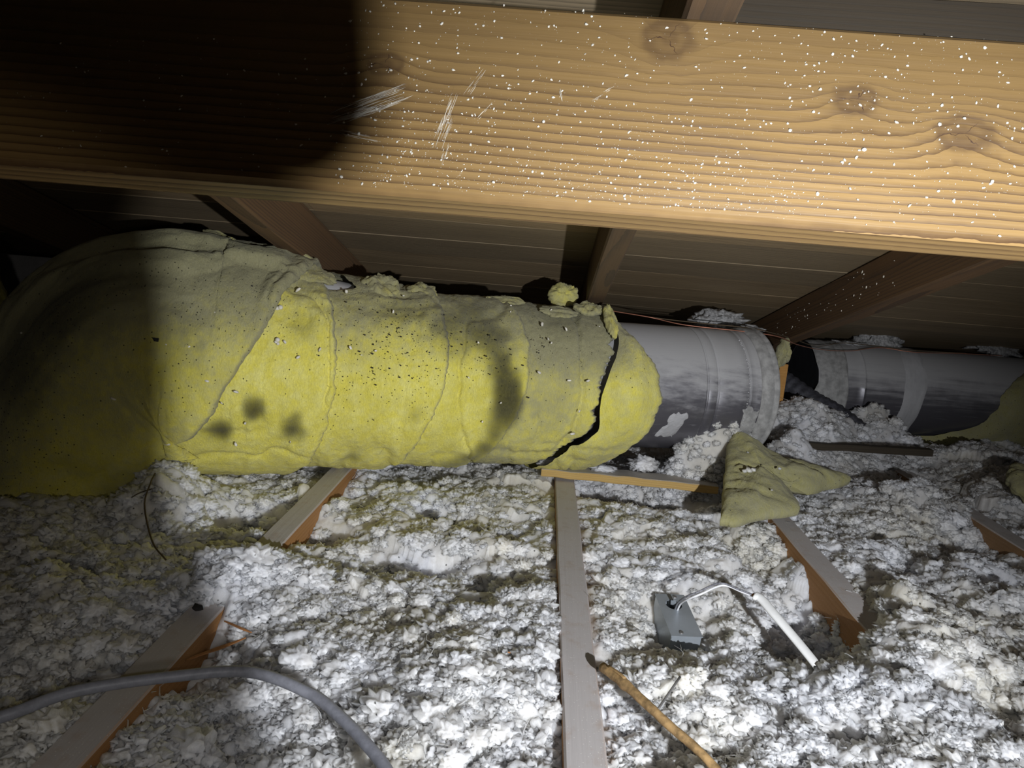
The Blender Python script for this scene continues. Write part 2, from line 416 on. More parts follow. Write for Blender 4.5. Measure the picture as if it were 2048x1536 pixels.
def tuft(name, label, cat, loc, size, mat, seed, rot=(0, 0, 0), sub=4, group=None, spikes=14, dirt=None, amp=.42, spl=.5, parent=None):
    V, f = lump_verts(sub, seed, spikes=spikes, amp=amp, spl=spl)
    V = V*np.array(size)
    o = mesh_obj(name, V, f, mat, parent, True); o.location = loc; o.rotation_euler = rot
    if dirt is not None: fattr(o, 'dirt', np.full(len(V), dirt))
    if label: tag(o, label, cat, group)
    return o

# ------------------------------------------------------------------ roof: sheathing, rafters, purlin
SLOPE = R(-15.1)
DY = Vector((0, math.cos(SLOPE), math.sin(SLOPE))); UPV = Vector((0, -math.sin(SLOPE), math.cos(SLOPE)))
RO = Vector((0, .515, .615))                      # a point on the underside of the rafters
ceiling = tag(empty('ceiling', RO, (SLOPE, 0, 0)), 'sloping roof deck of narrow weathered brown boards', None, None, 'structure')
s0 = (1.305-.515)/math.cos(SLOPE)
for k in range(-16, 13):
    y0 = s0+k*.1268
    cut = random.Random(k+40).choice([-1.05, -.46, .10, .62, 1.14])+.018
    for (xa, xb) in ((-2.9, cut-.0008), (cut+.0008, 2.9)):
        bm = lumber_bm(xb-xa, .1258,   .018, .0006, 'X', 10, .0005, k*3+int(xa), (xa, y0+.0005, .0905+random.uniform(0, .0018)))
        bm_obj('plank', bm, M_PLANK, ceiling)

RAFTER_X = [-1.02, -.483, .078, .599, 1.60]
RAFTER_L = ['dark rafter furthest to the left, behind the bulging duct wrap',
            'brown rafter coming down behind the duct left of the folded top corner of the wrap',
            'middle rafter, narrow brown underside, ending on the duct wrap beside a yellow tuft',
            'broad brown rafter slanting down between the two bare metal ducts',
            'rafter out at the right above the second duct, mostly hidden by the big beam']
for i, (x, lb) in enumerate(zip(RAFTER_X, RAFTER_L)):
    bm = lumber_bm(.037, 3.55, .0895, .003, 'Y', 24, .0007, i+200, (0, -1.55, 0))
    o = bm_obj('rafter', bm, M_RAFTER)
    o.location = RO+Vector((x, 0, 0)); o.rotation_euler = (SLOPE, 0, R(-.6 if i == 2 else 0))
    tag(o, lb, 'rafter', 'roof rafters')

bm = lumber_bm(.480, .036, .040, .002, 'X', 10, .0005, 44, (.1175, .030, .0005))
o = bm_obj('blocking', bm, M_BLOCKING); o.location = RO; o.rotation_euler = (SLOPE, 0, 0)
tag(o, 'dark blocking strip between two rafters just above the big beam', 'board')
beam = tag(empty('roof_beam', (0, .48, .476), (SLOPE, 0, 0)), 'large golden timber beam across the top, spattered with white flecks', 'beam')
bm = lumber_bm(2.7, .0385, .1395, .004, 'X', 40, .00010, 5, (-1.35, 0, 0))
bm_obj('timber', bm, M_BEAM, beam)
# white flecks of blown wool and scuffs stuck to the front face
def fleck_mesh(items):
    V = []; Fc = []; n = 0
    d1, f1 = ico(1)
    for (x, z, a, b, rot, th) in items:
        j = 1+rng.uniform(-.45, .35, len(d1))
        p = d1*j[:, None]
        u = p[:, 0]*a; v = p[:, 2]*b
        X = x+u*math.cos(rot)-v*math.sin(rot); Z = z+u*math.sin(rot)+v*math.cos(rot)
        V.append(np.stack([X, p[:, 1]*th-.0001, Z], -1)); Fc.append(f1+n); n += len(d1)
    return np.concatenate(V), np.concatenate(Fc)
it = []
def addf(n, x0, x1, z0, z1, s0, s1, pw=2.0):
    for _ in range(n):
        s = s0+(s1-s0)*rng.random()**pw
        it.append((rng.uniform(x0, x1), rng.uniform(z0, z1), s*rng.uniform(.8, 1.5), s*rng.uniform(.6, 1.1), rng.uniform(-1.5, 1.5), min(s*.3, .0004)))
addf(1300, -.15, .31, .004, .138, .00014, .0012, 4)
addf(700, -.13, .13, .004, .075, .00013, .0009, 4)
addf(240, .12, .30, .004, .135, .00018, .0014, 2.6)
addf(120, -.40, -.12, .004, .10, .00022, .0010, 2.5)
addf(60, -.14, .02, .08, .138, .0003, .0012, 2)
addf(500, -.13, .16, .006, .04, .00013, .0006, 2.5)
for (xa, za, xb, zb, wd, cnt) in [(-.150, .050, -.105, .072, .012, 60), (-.155, .046, -.118, .060, .006, 26), (-.057, .054, -.046, .069, .002, 5), (-.080, .035, -.070, .075, .008, 26), (-.065, .072, -.055, .091, .006, 9),
                                  (-.003, .084, .002, .0706, .001, 4), (-.076, .0228, -.074, .0385, .004, 8), (-.150, .040, -.118, .036, .004, 10), (.02, .074, .035, .085, .004, 6)]:
    L = math.hypot(xb-xa, zb-za); an = math.atan2(zb-za, xb-xa)
    for k in range(cnt):
        t = rng.uniform(.15, .85); o_ = rng.uniform(-.5, .5)*wd
        l_ = L*rng.uniform(.10, .32)
        it.append((xa+(xb-xa)*t-math.sin(an)*o_, za+(zb-za)*t+math.cos(an)*o_, l_, rng.uniform(.00005, .00017), an+rng.uniform(-.06, .06), .00012))
V, Fc = fleck_mesh(it)
o = mesh_obj('white_flecks', V, Fc, M_FLAKE, beam, True); tag(o, 'white flecks and scuffs stuck to the beam face', None, None, 'stuff')

raf = [q for q in bpy.data.objects if q.name.startswith('rafter')][3]
it = []
for k in range(60):
    s_ = .0006+.0022*rng.random()**2.5
    it.append((rng.uniform(.75, 1.35), rng.uniform(.01, .08), s_*rng.uniform(.8, 1.5), s_, rng.uniform(-1.5, 1.5), .0008))
V, Fc = fleck_mesh(it)
V = np.stack([V[:, 1]-.0002, V[:, 0]+1.55-1.55, V[:, 2]], -1)
tag(mesh_obj('white_flecks', V, Fc, M_FLAKE, raf, True), 'white flecks caught on the side of the rafter', None, None, 'stuff')

# ------------------------------------------------------------------ floor below, joists, added light blockers beside the camera
bm = lumber_bm(5.0, 4.6, .013, .001, 'X', 6, 0, 1, (-2.5, -1.4, -.153))
tag(bm_obj('floor', bm, M_GYP), 'ceiling board under the loose insulation', None, None, 'structure')
JO = [(-.387, 'dusty joist on the left, partly buried and passing under the grey cable'),
      (.055, 'long straight grey dusted joist running up the middle of the floor'),
      (.455, 'orange-sided joist to the right of the small metal box, half buried in wool'),
      (.886, 'short stretch of orange-sided joist showing at the right edge')]
for i, (x, lb) in enumerate(JO):
    bm = lumber_bm(.0395, 2.9, .139, .002, 'Y', 30, .0006, i+70, (0, 0, -.139))
    o = bm_obj('ceiling_joist', bm, M_JOIST); o.location = (x, -.55, 0)
    tag(o, lb, 'joist', 'ceiling joists')

blocker = lumber_bm(.4076+.139, .038, .088, .002, 'X', 10, .0005, 3)  # added out of frame to block the torch towards the left
o = bm_obj('torch_blocker', blocker, M_BLOCKER); o.rotation_euler = (0, R(-90), 0); o.location = (.1685, 0.0, -.139)
tag(o, 'short upright stud added out of view to shade the left', 'blocker')
hz = .405  # added unseen board, outline shaped for the shadow on the beam
bm = bmesh.new()
rc = .021; prof = []
xa, xb = .045, .2027
for k in range(7):
    a = -PI/2+PI/2*k/6; prof.append((xb-rc+rc*math.cos(a), hz+rc+rc*math.sin(a)))
prof += [(xb, .90), (xa, .90), (xa, hz+.003), (xa+.003, hz)]
f_ = [bm.verts.new((x, 0, z)) for x, z in prof]; b_ = [bm.verts.new((x, .009, z)) for x, z in prof]
bm.faces.new(f_); bm.faces.new(b_[::-1])
for k in range(len(prof)): bm.faces.new((f_[k], b_[k], b_[(k+1) % len(prof)], f_[(k+1) % len(prof)]))
o = bm_obj('corner_blocker', bm, M_BLOCKER)
tag(o, 'added out-of-view board, its rounded lower corner shaping the shadow on the beam', 'board')

# ------------------------------------------------------------------ the wrapped duct
CT = np.array([(-1.25, 1.05, -.30, .16), (-1.12, 1.08, -.22, .165), (-.98, 1.11, -.18, .168), (-.86, 1.160, -.035, .172), (-.72, 1.235, .180, .219), (-.57, 1.285, .197, .213),
               (-.42, 1.325, .187, .193), (-.22, 1.375, .181, .173), (0, 1.43, .178, .167), (.15, 1.46, .178, .163), (.30, 1.495, .18, .156), (.55, 1.553, .187, .15)])
def spine(x):
    X = CT[:, 0]; i = np.clip(np.searchsorted(X, x)-1, 0, len(X)-2); h = X[i+1]-X[i]; t = (x-X[i])/h; t2 = t*t; t3 = t2*t
    out = []
    for k in (1, 2, 3):
        Y = CT[:, k]; m = np.gradient(Y, X)
        out.append((2*t3-3*t2+1)*Y[i]+(t3-2*t2+t)*h*m[i]+(-2*t3+3*t2)*Y[i+1]+(t3-t2)*h*m[i+1])
    return out
def frame(x):
    y, z, r = spine(x); y2, z2, _ = spine(x+.004)
    T = np.stack([np.full_like(x, .004), y2-y, z2-z], -1); T /= np.linalg.norm(T, axis=-1, keepdims=True)
    B = np.cross(T, [0, 0, 1.]); B /= np.linalg.norm(B, axis=-1, keepdims=True); Nn = np.cross(B, T)
    return np.stack([x, y, z], -1), r, B, Nn
def duct_pt(x, phi, r):
    P, _, B, Nn = frame(x)
    return P+r[:, None]*(np.cos(phi)[:, None]*B+np.sin(phi)[:, None]*Nn)
def at_duct(x, deg, dr=0.0):
    xx = np.array([x]); P, r, B, Nn = frame(xx); a = R(deg)
    return Vector((P+(r[0]+dr)*(math.cos(a)*B+math.sin(a)*Nn))[0])

duct = tag(empty('insulated_duct', (0, 1.45, 0)), 'long round duct wrapped in stained yellow fibreglass, bare metal at its right end', 'duct')
DOFF = np.array([0, 1.45, 0])
EA = [(-180, -.86), (-60, -.80), (-50, -.757), (-27, -.599), (-7, -.568), (14, -.524), (38, -.495), (66, -.462), (85, -.445), (180, -.42)]
EB = [(-180, -.50), (-90, -.47), (-70, -.444), (-48, -.417), (-20, -.395), (3, -.385), (22, -.388), (39, -.397), (56, -.412), (68, -.43), (85, -.46), (180, -.48)]
EC = [(-180, -.33), (-90, -.30), (-72, -.278), (-22, -.23), (-4, -.21), (16, -.20), (34, -.20), (58, -.21), (93, -.232), (180, -.27)]
ED = [(-180, -.2), (-69, -.14), (-29, -.093), (-6, -.064), (16, -.05), (36, -.05), (68, -.069), (93, -.098), (180, -.15)]
EE = [(-180, -.04), (-60, .0), (-40, .033), (-18, .084), (6, .089), (30, .111), (54, .116), (88, .12), (180, .10)]
EF = [(-180, .07), (-60, .11), (-40, .15), (-18, .191), (4, .203), (29, .191), (46, .164), (66, .135), (88, .135), (180, .11)]
def edge(tab, phi):
    t = np.array(tab, float); return np.interp(np.degrees(phi), t[:, 0], t[:, 1])
STAINS = [(-.568, -24, .018, 1.0), (-.509, -12, .017, .95), (-.448, -21, .017, .85), (-.441, -13, .012, .3), (-.76, 40, .045, .6), (-.70, 44, .035, .35), (-.15, 56, .045, .40), (-.122, 40, .034, .38), (-.106, 24, .028, .45), (-.097, 9, .025, .75), (-.093, -2, .024, .95), (-.098, -13, .022, .6), (-.106, -24, .022, .55), (-.118, -36, .022, .55), (-.138, -48, .024, .55), (-.165, -60, .026, .4),
          (-.20, 42, .045, .35), (-.29, 50, .05, .3), (-.349, -50, .022, .4), (-.249, -12, .02, .25),
          (-.62, 20, .05, .22), (-.66, -2, .06, .2), (.03, 62, .06, .25), (-.45, 30, .03, .25)]
def wrap(name, tabL, tabR, inset, dR, wid, seed, notch=None, ragged=.004, dirt_bias=0.0, ns=70, speck=0.3, puff=.004, label=None, lift=None, thick=.014, torn=0.0):
    phi = np.radians(np.arange(-150, 211, 1.25)); nph = len(phi)
    pw = (phi+PI) % (2*PI)-PI
    pd = np.degrees(pw)
    sl = edge(tabL, pw)+(inset(pd) if callable(inset) else inset)
    sr = edge(tabR, pw)
    sr = sr+ragged*fbm(P3(phi*9, phi*0+seed, 0), 4, seed)+ragged*.35*vnoise(P3(phi*60, phi*0+seed, 3), seed+3)
    if notch: sl = sl+notch(pd)
    sr = np.maximum(sr, sl+.004)
    # profile across the band: tucked start, body, rolled raw edge that turns back under
    tt = np.concatenate([np.linspace(0, 1, ns), np.full(5, 1.0)])
    PH, T = np.meshgrid(phi, tt, indexing='ij')
    k = np.tile(np.arange(len(tt)), (nph, 1))
    S = sl[:, None]+(sr-sl)[:, None]*T
    x = S.ravel(); ph = PH.ravel(); t = T.ravel(); kk = k.ravel()
    _, r, _, _ = frame(x)
    ww = (sr-sl)[:, None]+0*T; ww = ww.ravel()
    d_end = (1-t)*ww                      # distance from the raw edge
    rr = r+dR*t**1.5+wid
    arc = ph*r
    rr = rr+.0045*fbm(P3(x*14, arc*10, 3), 3, 3)+.0055*fbm(P3(x*7, arc*5, 4), 2, 9)+(puff-.004)*fbm(P3(x*11, arc*8, seed), 3, seed)*t
    rr = rr+.0026*fbm(P3(x*70, arc*16, seed), 3, seed+20)+.0011*fbm(P3(x*170, arc*120, seed), 3, seed+30)
    # long soft creases
    wpx = .05*fbm(P3(x*9, arc*9, seed), 3, seed+44)
    cr = np.abs(vnoise(P3((x+wpx)*9+.9*arc, (arc+wpx)*3.6, seed+2), seed+40)); rr = rr-.006*np.exp(-(cr/.06)**2)
    cr = np.abs(vnoise(P3((x+wpx)*13+2.2*arc, arc*5, seed+6), seed+42)); rr = rr-.003*np.exp(-(cr/.09)**2)*np.clip((.3-ph)/.5, 0, 1)
    if torn:
        nz = fbm(P3((x+wpx)*12.5, arc*25+3*wpx, 7), 4, 91)
        m_ = np.exp(-((np.degrees(ph)-62)/30)**2)
        for th in (-.22, -.05, .10, .26): rr = rr+torn*m_/(1+np.exp(np.clip(-(nz-th)/.012, -40, 40)))
    if lift is not None: rr = rr+lift(np.degrees(ph), t)
    # round the raw edge over
    e = np.clip(1-d_end/(thick*.7), 0, 1); rr = rr-thick*.45*e**2.2
    over = np.clip(kk-(ns-1), 0, 5)
    rr = rr-thick*over/5.0*.95
    x = x-np.where(over > 0, .0015*over, 0)+np.where(over == 1, .0015, 0)
    V = duct_pt(x, ph, rr)-DOFF
    o = grid_np(name, V, nph, len(tt), M_FIBER, duct)
    pdg = np.degrees((ph+PI) % (2*PI)-PI)
    dirt = np.interp(pdg, [-120, -60, -20, 10, 28, 45, 70, 95, 150], [.25, .12, .05, .08, .30, .58, .85, .95, .9])+dirt_bias
    dirt = dirt+.35*fbm(P3(x*11, arc*8, 2), 4, 77)
    dirt = dirt+.5*np.exp(-(d_end/.004)**2)
    st = np.zeros_like(x)
    for (sx, sp, sr_, amp) in STAINS:
        dd = np.hypot(x-sx, R(1)*(pdg-sp)*r*.92); dd = dd*(1+.25*vnoise(P3(x*40, arc*40, 1), 5))
        st = st+amp*np.exp(-(dd/sr_)**2)
    spk = speck*np.exp(-((pdg-30)/32)**2)*(.35+.9*np.clip(fbm(P3(x*12, arc*12, 5), 3, 55)+.35, 0, 1))
    fattr(o, 'dirt', np.clip(dirt, 0, 1.3)); fattr(o, 'stain', 1-np.exp(-2.0*st)); fattr(o, 'speck', spk)
    if label: o['label'] = label
    return o
START = [(-180, -1.24), (180, -1.24)]
bump60 = lambda pd: np.interp(pd, [50, 58, 66, 84, 96, 110], [0, .0, .085, .085, 0, 0])
wrap('insulation_wrap', START, EA, 0.0, .012, .000, 3, ns=230, speck=.5, dirt_bias=.36, puff=.007, torn=.0042, label='widest wrap layer bulging at the left end')
wrap('insulation_wrap', EA, EB, -.07, .010, -.003, 5, ns=110, speck=.30, torn=.003, dirt_bias=-.04, label='bright yellow layer with three dark round stains')
wrap('insulation_wrap', EB, EC, -.022, .010, -.003, 8, ns=100, speck=1.0, notch=bump60, dirt_bias=.06, torn=.002, label='layer peppered with black specks')
wrap('insulation_wrap', EC, ED, -.05, .007, -.003, 12, ns=90, speck=.5, label='layer with a broad sooty band')
wrap('insulation_wrap', ED, EE, -.05, .002, -.005, 15, ns=90, ragged=.012, dirt_bias=.42, speck=.4, label='greyed layer with a torn right edge')
flap = lambda pd, t: .016*np.exp(-((t-.45)/.45)**2)*np.exp(-((pd-8)/55)**2)
wrap('insulation_flap', EE, EF, lambda pd: .001+.011*np.exp(-((pd-44)/13)**2)+.008*np.exp(-((pd+16)/10)**2), .004, .006, 19, ns=60, ragged=.006, dirt_bias=.28, speck=.1, lift=flap, puff=.006, thick=.02, label='loose yellow flap folded back at the end')

def revolve(name, x0, x1, prof, mat, parent, axis, nph=120, off=DOFF, smooth=True):
    """prof: list of (t, r); axis(t) gives the centre"""
    P0, P1 = Vector(axis(x0)), Vector(axis(x1)); Tn = (P1-P0).normalized(); B = Tn.cross(Vector((0, 0, 1))).normalized(); Nn = B.cross(Tn)
    V = []
    for i in range(nph):
        a = 2*PI*i/nph
        for (t, r) in prof:
            V.append((P0+(P1-P0)*t+(B*math.cos(a)+Nn*math.sin(a))*r-Vector(off))[:])
    return grid_np(name, np.array(V), nph, len(prof), mat, parent, True, smooth)
A0 = np.array([-.5, 1.308, .19]); A1 = np.array([.458, 1.532, .186])
ax1 = lambda t: tuple(A0+(A1-A0)*t)
RP = .131
def beads(lst, w=.0022, h=.0022):
    out = []
    for c in lst: out += [(c-w*2, 0), (c-w*.6, h), (c+w*.6, h), (c+w*2, 0)]
    return out
L1 = float(np.linalg.norm(A1-A0))
prof = [(0, RP)]+[(.01+.98*k/40, RP) for k in range(40)]
for c in (.845, .868): prof += [(c-.004, RP), (c-.0018, RP-.0012), (c-.0009, RP-.0026), (c+.0009, RP-.0026), (c+.0018, RP-.0012), (c+.004, RP)]
prof += [(.935, RP), (.9375, RP-.003), (.940, RP+.0010), (.95, RP+.0015)]
prof = sorted(prof)+[(.992, RP+.002), (1.0, RP-.002), (1.0, RP-.012), (.97, RP-.012)]
pipe1 = revolve('pipe', 0, 1, prof, M_METAL, duct, ax1)
revolve('end_collar', 0, 1, [(.962, RP+.001), (.966, RP+.006), (.985, RP+.007), (.990, RP+.004), (.994, RP+.008), (.999, RP+.007), (1.002, RP+.001), (1.002, RP-.008)], M_MASTIC, pipe1, ax1)['label'] = 'grey sealed collar at the open end'
revolve('inner_shade', 0, 1, [(.60, .01), (.60, RP-.013), (.998, RP-.013)], M_DARK, pipe1, ax1)  # near-black surface put in as the shade inside the open pipe
def pipe_patch(name, c0, c1, d0, d1, mat, parent, axis, rad, seed, off=DOFF, skew=0.0, label=None, th=.0022):
    """a smear of mastic on a pipe between t c0..c1 and angles d0..d1"""
    nu, nv = 60, 26
    P0 = np.array(axis(0)); P1 = np.array(axis(1)); T = P1-P0; Ln = np.linalg.norm(T); T = T/Ln
    B = np.cross(T, [0, 0, 1.]); B /= np.linalg.norm(B); Nn = np.cross(B, T)
    u = np.linspace(0, 1, nu); v = np.linspace(0, 1, nv); Ug, Vg = np.meshgrid(u, v, indexing='ij'); u = Ug.ravel(); v = Vg.ravel()
    j0 = .12*vnoise(P3(u*7, u*0+seed, 0), seed); j1 = .12*vnoise(P3(u*8, u*0+seed, 5), seed+1)
    t = c0+(c1-c0)*(v*(1+j1-j0)+j0)+skew*(u-.5)
    a = np.radians(d0+(d1-d0)*(u+.05*vnoise(P3(v*6, v*0, seed), seed+2)))
    edge_ = np.minimum(np.minimum(u, 1-u)*14, np.minimum(v, 1-v)*5); h = rad-.002+(th+.002)*np.clip(edge_, 0, 1)**.5+.0007*fbm(P3(u*20, v*10, seed), 3, seed+4)
    V = P0+(t*Ln)[:, None]*T+h[:, None]*(np.cos(a)[:, None]*B+np.sin(a)[:, None]*Nn)-np.array(off)
    o = grid_np(name, V, nu, nv, mat, parent)
    if label: o['label'] = label
    return o
pipe_patch('mastic_smear', .925, .962, -48, -4, M_MASTIC, pipe1, ax1, RP, 3, label='grey mastic smear low on the bare metal')
pipe_patch('paper_patch', .765, .802, -40, -12, M_GYP, pipe1, ax1, RP, 6, skew=.02, label='pale torn paper stuck to the metal beside the flap')
# drip of sealant along the joint
bm = bmesh.new()
for k in range(34):
    d = 62-k*2.5+random.uniform(-.8, .8)
    a = R(d); Tt = (A1-A0)/L1; B = np.cross(Tt, [0, 0, 1.]); B /= np.linalg.norm(B); Nn = np.cross(B, Tt)
    c = A0+(A1-A0)*(.934+random.uniform(-.002, .002))+(RP+.0005)*(math.cos(a)*B+math.sin(a)*Nn)-DOFF
    bmesh.ops.create_icosphere(bm, subdivisions=1, radius=random.uniform(.0008, .0022), matrix=Matrix.Translation(Vector(c)))
tag(bm_obj('sealant_beads', bm, M_GYP, pipe1, True), 'row of pale sealant beads along the joint', None, None, 'stuff')

# folds and tufts of the wrap standing up along the top of the duct (parts of the wrap)
def leafy(name, parent, off, c, u, v, thick, seed, curl=.0, dirt=.4, mat=M_FIBER, label=None, stain=0.0):
    """a torn puffy scrap: closed pillow over the patch spanned by u and v about c"""
    n = 90; m = 14; rg = np.random.default_rng(seed)
    c = np.array(c); u = np.array(u); v = np.array(v); nn = np.cross(u, v); nn = nn/np.linalg.norm(nn)
    a = np.linspace(0, 2*PI, n, endpoint=False)
    rad = 1+.22*fbm(P3(np.cos(a)*1.6, np.sin(a)*1.6, seed), 3, seed)+.08*vnoise(P3(np.cos(a)*9, np.sin(a)*9, seed), seed+2)
    V = []
    for side in (1, -1):
        for k in range(m):
            t = math.sin(PI/2*k/(m-1)) if k else 0.02
            t = t if side == 1 else math.sin(PI/2*(m-1-k)/(m-1)) if k < m-1 else .02
            x = rad*np.cos(a)*t; y = rad*np.sin(a)*t
            h = thick*(1-t**4)**.5*side if t < 1 else 0*side
            ht = h*(1+.4*fbm(P3(x*3, y*3, side), 3, seed+5))+thick*.8*fbm(P3(x*2, y*2, 4), 3, seed+6)+curl*(x*x+.3*x)
            V.append(c+x[:, None]*u+y[:, None]*v+(ht if np.ndim(ht) else np.full(n, ht))[:, None]*nn)
    V = np.stack(V, 1).reshape(-1, 3)-np.array(off)
    o = grid_np(name, V, n, 2*m, mat, parent, True)
    fattr(o, 'dirt', np.full(len(V), dirt)+.3*fbm(V*25, 3, seed)); fattr(o, 'stain', np.full(len(V), stain)); fattr(o, 'speck', np.full(len(V), .1))
    if label: o['label'] = label
    return o
def fold(x, deg, du, dv, th, seed, tilt=0.0, dirt=.45, lift=0.0, label=None):
    P = at_duct(x, deg, lift); Q = at_duct(x+.01, deg, lift); W = at_duct(x, deg+3, lift)
    u = (Q-P).normalized(); v = (W-P).normalized(); nrm = u.cross(v)
    v = (v*math.cos(tilt)+nrm*math.sin(tilt)) if nrm.dot(P-Vector(frame(np.array([x]))[0][0])) > 0 else (v*math.cos(tilt)-nrm*math.sin(tilt))
    return leafy('insulation_fold', duct, DOFF, P, u*du, v*dv, th, seed, dirt=dirt, label=label)
fold(-.318, 74, .034, .036, .012, 31, R(14), .85, .002)
fold(-.245, 78, .028, .034, .008, 32, R(16), .8, .002)
fold(-.46, 70, .05, .03, .006, 33, R(6), .75, .004)
fold(-.50, 78, .022, .016, .008, 34, R(30), .6, .006)
fold(-.485, 84, .034, .018, .010, 35, R(30), .85, .006)
fold(-.60, 80, .05, .03, .007, 37, R(10), .7, .004)
fold(-.55, 50, .07, .035, .004, 38, R(2), .55, .001)
fold(-.62, 46, .05, .026, .004, 39, R(3), .2, .002)
fold(-.58, 33, .055, .020, .003, 40, R(3), .65, .001)
fold(-.53, 62, .045, .022, .004, 42, R(8), .8, .002)
fold(.085, 80, .03, .025, .008, 43, R(12), .8, .004)
fold(.12, 62, .014, .045, .007, 44, R(10), .6, .004)
fold(.02, 70, .04, .02, .004, 45, R(8), .9, .002)
fold(-.08, 84, .04, .02, .005, 46, R(10), .85, .002)
g_x = np.linspace(-.47, -.37, 24); g_p = np.radians(np.linspace(52, 96, 24)); GX_, GP_ = np.meshgrid(g_x, g_p, indexing='ij')
o = grid_np('facing_patch', duct_pt(GX_.ravel(), GP_.ravel(), frame(GX_.ravel())[1]-.0135)-DOFF, 24, 24, M_WIREW, duct); o['label'] = 'pale smooth facing showing through a gap in the wrap'
# white crumbs and black grit lying on the wrap
bmw = bmesh.new(); bmk = bmesh.new()
for k in range(46):
    x = random.uniform(-.75, .10); dg = random.uniform(-30, 70); r_ = random.uniform(.0012, .0036)
    p = at_duct(x, dg, .006+.004)-Vector(DOFF)
    bmesh.ops.create_icosphere(bmw, subdivisions=1, radius=r_, matrix=Matrix.Translation(p) @ Euler((random.random()*6, random.random()*6, 0)).to_matrix().to_4x4() @ Matrix.Diagonal((random.uniform(1, 2), 1, .7, 1)))
for v in bmw.verts: v.co += Vector((random.uniform(-1, 1), random.uniform(-1, 1), random.uniform(-1, 1)))*.0006
for (x, dg, r_) in [(-.585, 30, .005), (-.492, 38, .0045), (-.487, 21, .0042)]:
    p = at_duct(x, dg, .008)-Vector(DOFF)
    for q in range(3): bmesh.ops.create_icosphere(bmw, subdivisions=2, radius=r_*random.uniform(.6, 1), matrix=Matrix.Translation(p+Vector((random.uniform(-1, 1), 0, random.uniform(-1, 1)))*r_*1.2))
tag(bm_obj('wool_crumbs', bmw, M_FLAKE, duct, True), 'white wool crumbs caught on the wrap', None, None, 'stuff')
for k in range(150):
    x = random.gauss(-.29, .05) if k < 90 else random.uniform(-.75, -.5) if k < 125 else random.uniform(-.15, -.02); dg = random.gauss(30, 16); r_ = random.uniform(.0006, .0016)
    p = at_duct(x, dg, .0105 if k >= 90 else .007)-Vector(DOFF)
    bmesh.ops.create_icosphere(bmk, subdivisions=1, radius=r_, matrix=Matrix.Translation(p) @ Matrix.Diagonal((random.uniform(1, 1.8), 1, 1, 1)))
tag(bm_obj('black_grit', bmk, M_CHAR, duct), 'black grit scattered over the wrap', None, None, 'stuff')
p = at_duct(-.66, 16, .010)
bm = bmesh.new(); bmesh.ops.create_cube(bm, size=1, matrix=Matrix.Translation(p) @ Euler((0, R(6), 0)).to_matrix().to_4x4() @ Matrix.Diagonal((.014, .004, .0055, 1)))
bmesh.ops.bevel(bm, geom=bm.edges[:], offset=.001, segments=1)
tag(bm_obj('charcoal_chip', bm, M_CHAR), 'small oblong black chip stuck on the widest yellow wrap', 'debris')

# ------------------------------------------------------------------ second duct at the right
duct2 = tag(empty('metal_duct', (1.3, 2.05, 0)), 'dusty round metal duct behind the slanting rafter at the right, with pale joint bands', 'duct')
D2 = np.array([1.3, 2.05, 0])
B0 = np.array([.768, 2.05, .134]); B1 = np.array([2.1, 2.07, .135]); ax2 = lambda t: tuple(B0+(B1-B0)*t)
R2 = .127
prof = [(k/50, R2) for k in range(51)]
for c in (.095,): prof += [(c-.003, R2), (c-.001, R2+.0025), (c+.001, R2+.0025), (c+.003, R2)]
pipe2 = revolve('pipe', 0, 1, sorted(prof), M_METAL, duct2, ax2, off=D2)
revolve('end_shade', 0, 1, [(.001, .004), (.0, R2-.02), (.0005, R2-.001)], M_DARK, pipe2, ax2, off=D2)  # black disc standing in for the unlit opening
pipe_patch('joint_band', -.004, .052, -80, 100, M_MASTIC, pipe2, ax2, R2, 11, D2, label='wide wrinkled grey band at the left end', th=.005)
pipe_patch('joint_band', .040, .062, -75, 120, M_MASTIC, pipe2, ax2, R2+.001, 12, D2, th=.004)
pipe_patch('joint_band', .175, .225, -85, 150, M_GYP, pipe2, ax2, R2, 13, D2, skew=.03, label='pale narrow tape band', th=.002)
# ragged yellow wrap at its right end
nph = 150; ns = 60
phi = np.radians(np.linspace(-140, 190, nph)); tt = np.concatenate([np.linspace(0, 1, ns)])
PH, T = np.meshgrid(phi, tt, indexing='ij'); ph = PH.ravel(); t = T.ravel()
pdg = np.degrees(ph)
st_ = np.interp(pdg, [-140, -60, -30, 0, 20, 40, 60, 190], [.30, .24, .33, .36, .385, .41, .46, .50])+.018*fbm(P3(ph*4, ph*0, 3), 4, 8)
tx = st_+(.98-st_)*t
d_in = (tx-st_)*1.3
hh = R2+.004+.026*np.clip(d_in/.03, 0, 1)**.5+.008*fbm(P3(tx*14, ph*2.2, 1), 4, 61)
Tn = (B1-B0); Ln = np.linalg.norm(Tn); Tn = Tn/Ln; Bb = np.cross(Tn, [0, 0, 1.]); Nn = np.cross(Bb, Tn)
V = B0+(tx*Ln)[:, None]*Tn+hh[:, None]*(np.cos(ph)[:, None]*Bb+np.sin(ph)[:, None]*Nn)-D2
o = grid_np('insulation_wrap', V, nph, ns, M_FIBER_DULL, duct2); o['label'] = 'ragged dull yellow wrap at the right end'
fattr(o, 'dirt', .45+.3*fbm(V*12, 3, 4)); fattr(o, 'stain', .3*np.clip(fbm(V*20, 3, 9), 0, 1)); fattr(o, 'speck', np.full(len(V), .1))

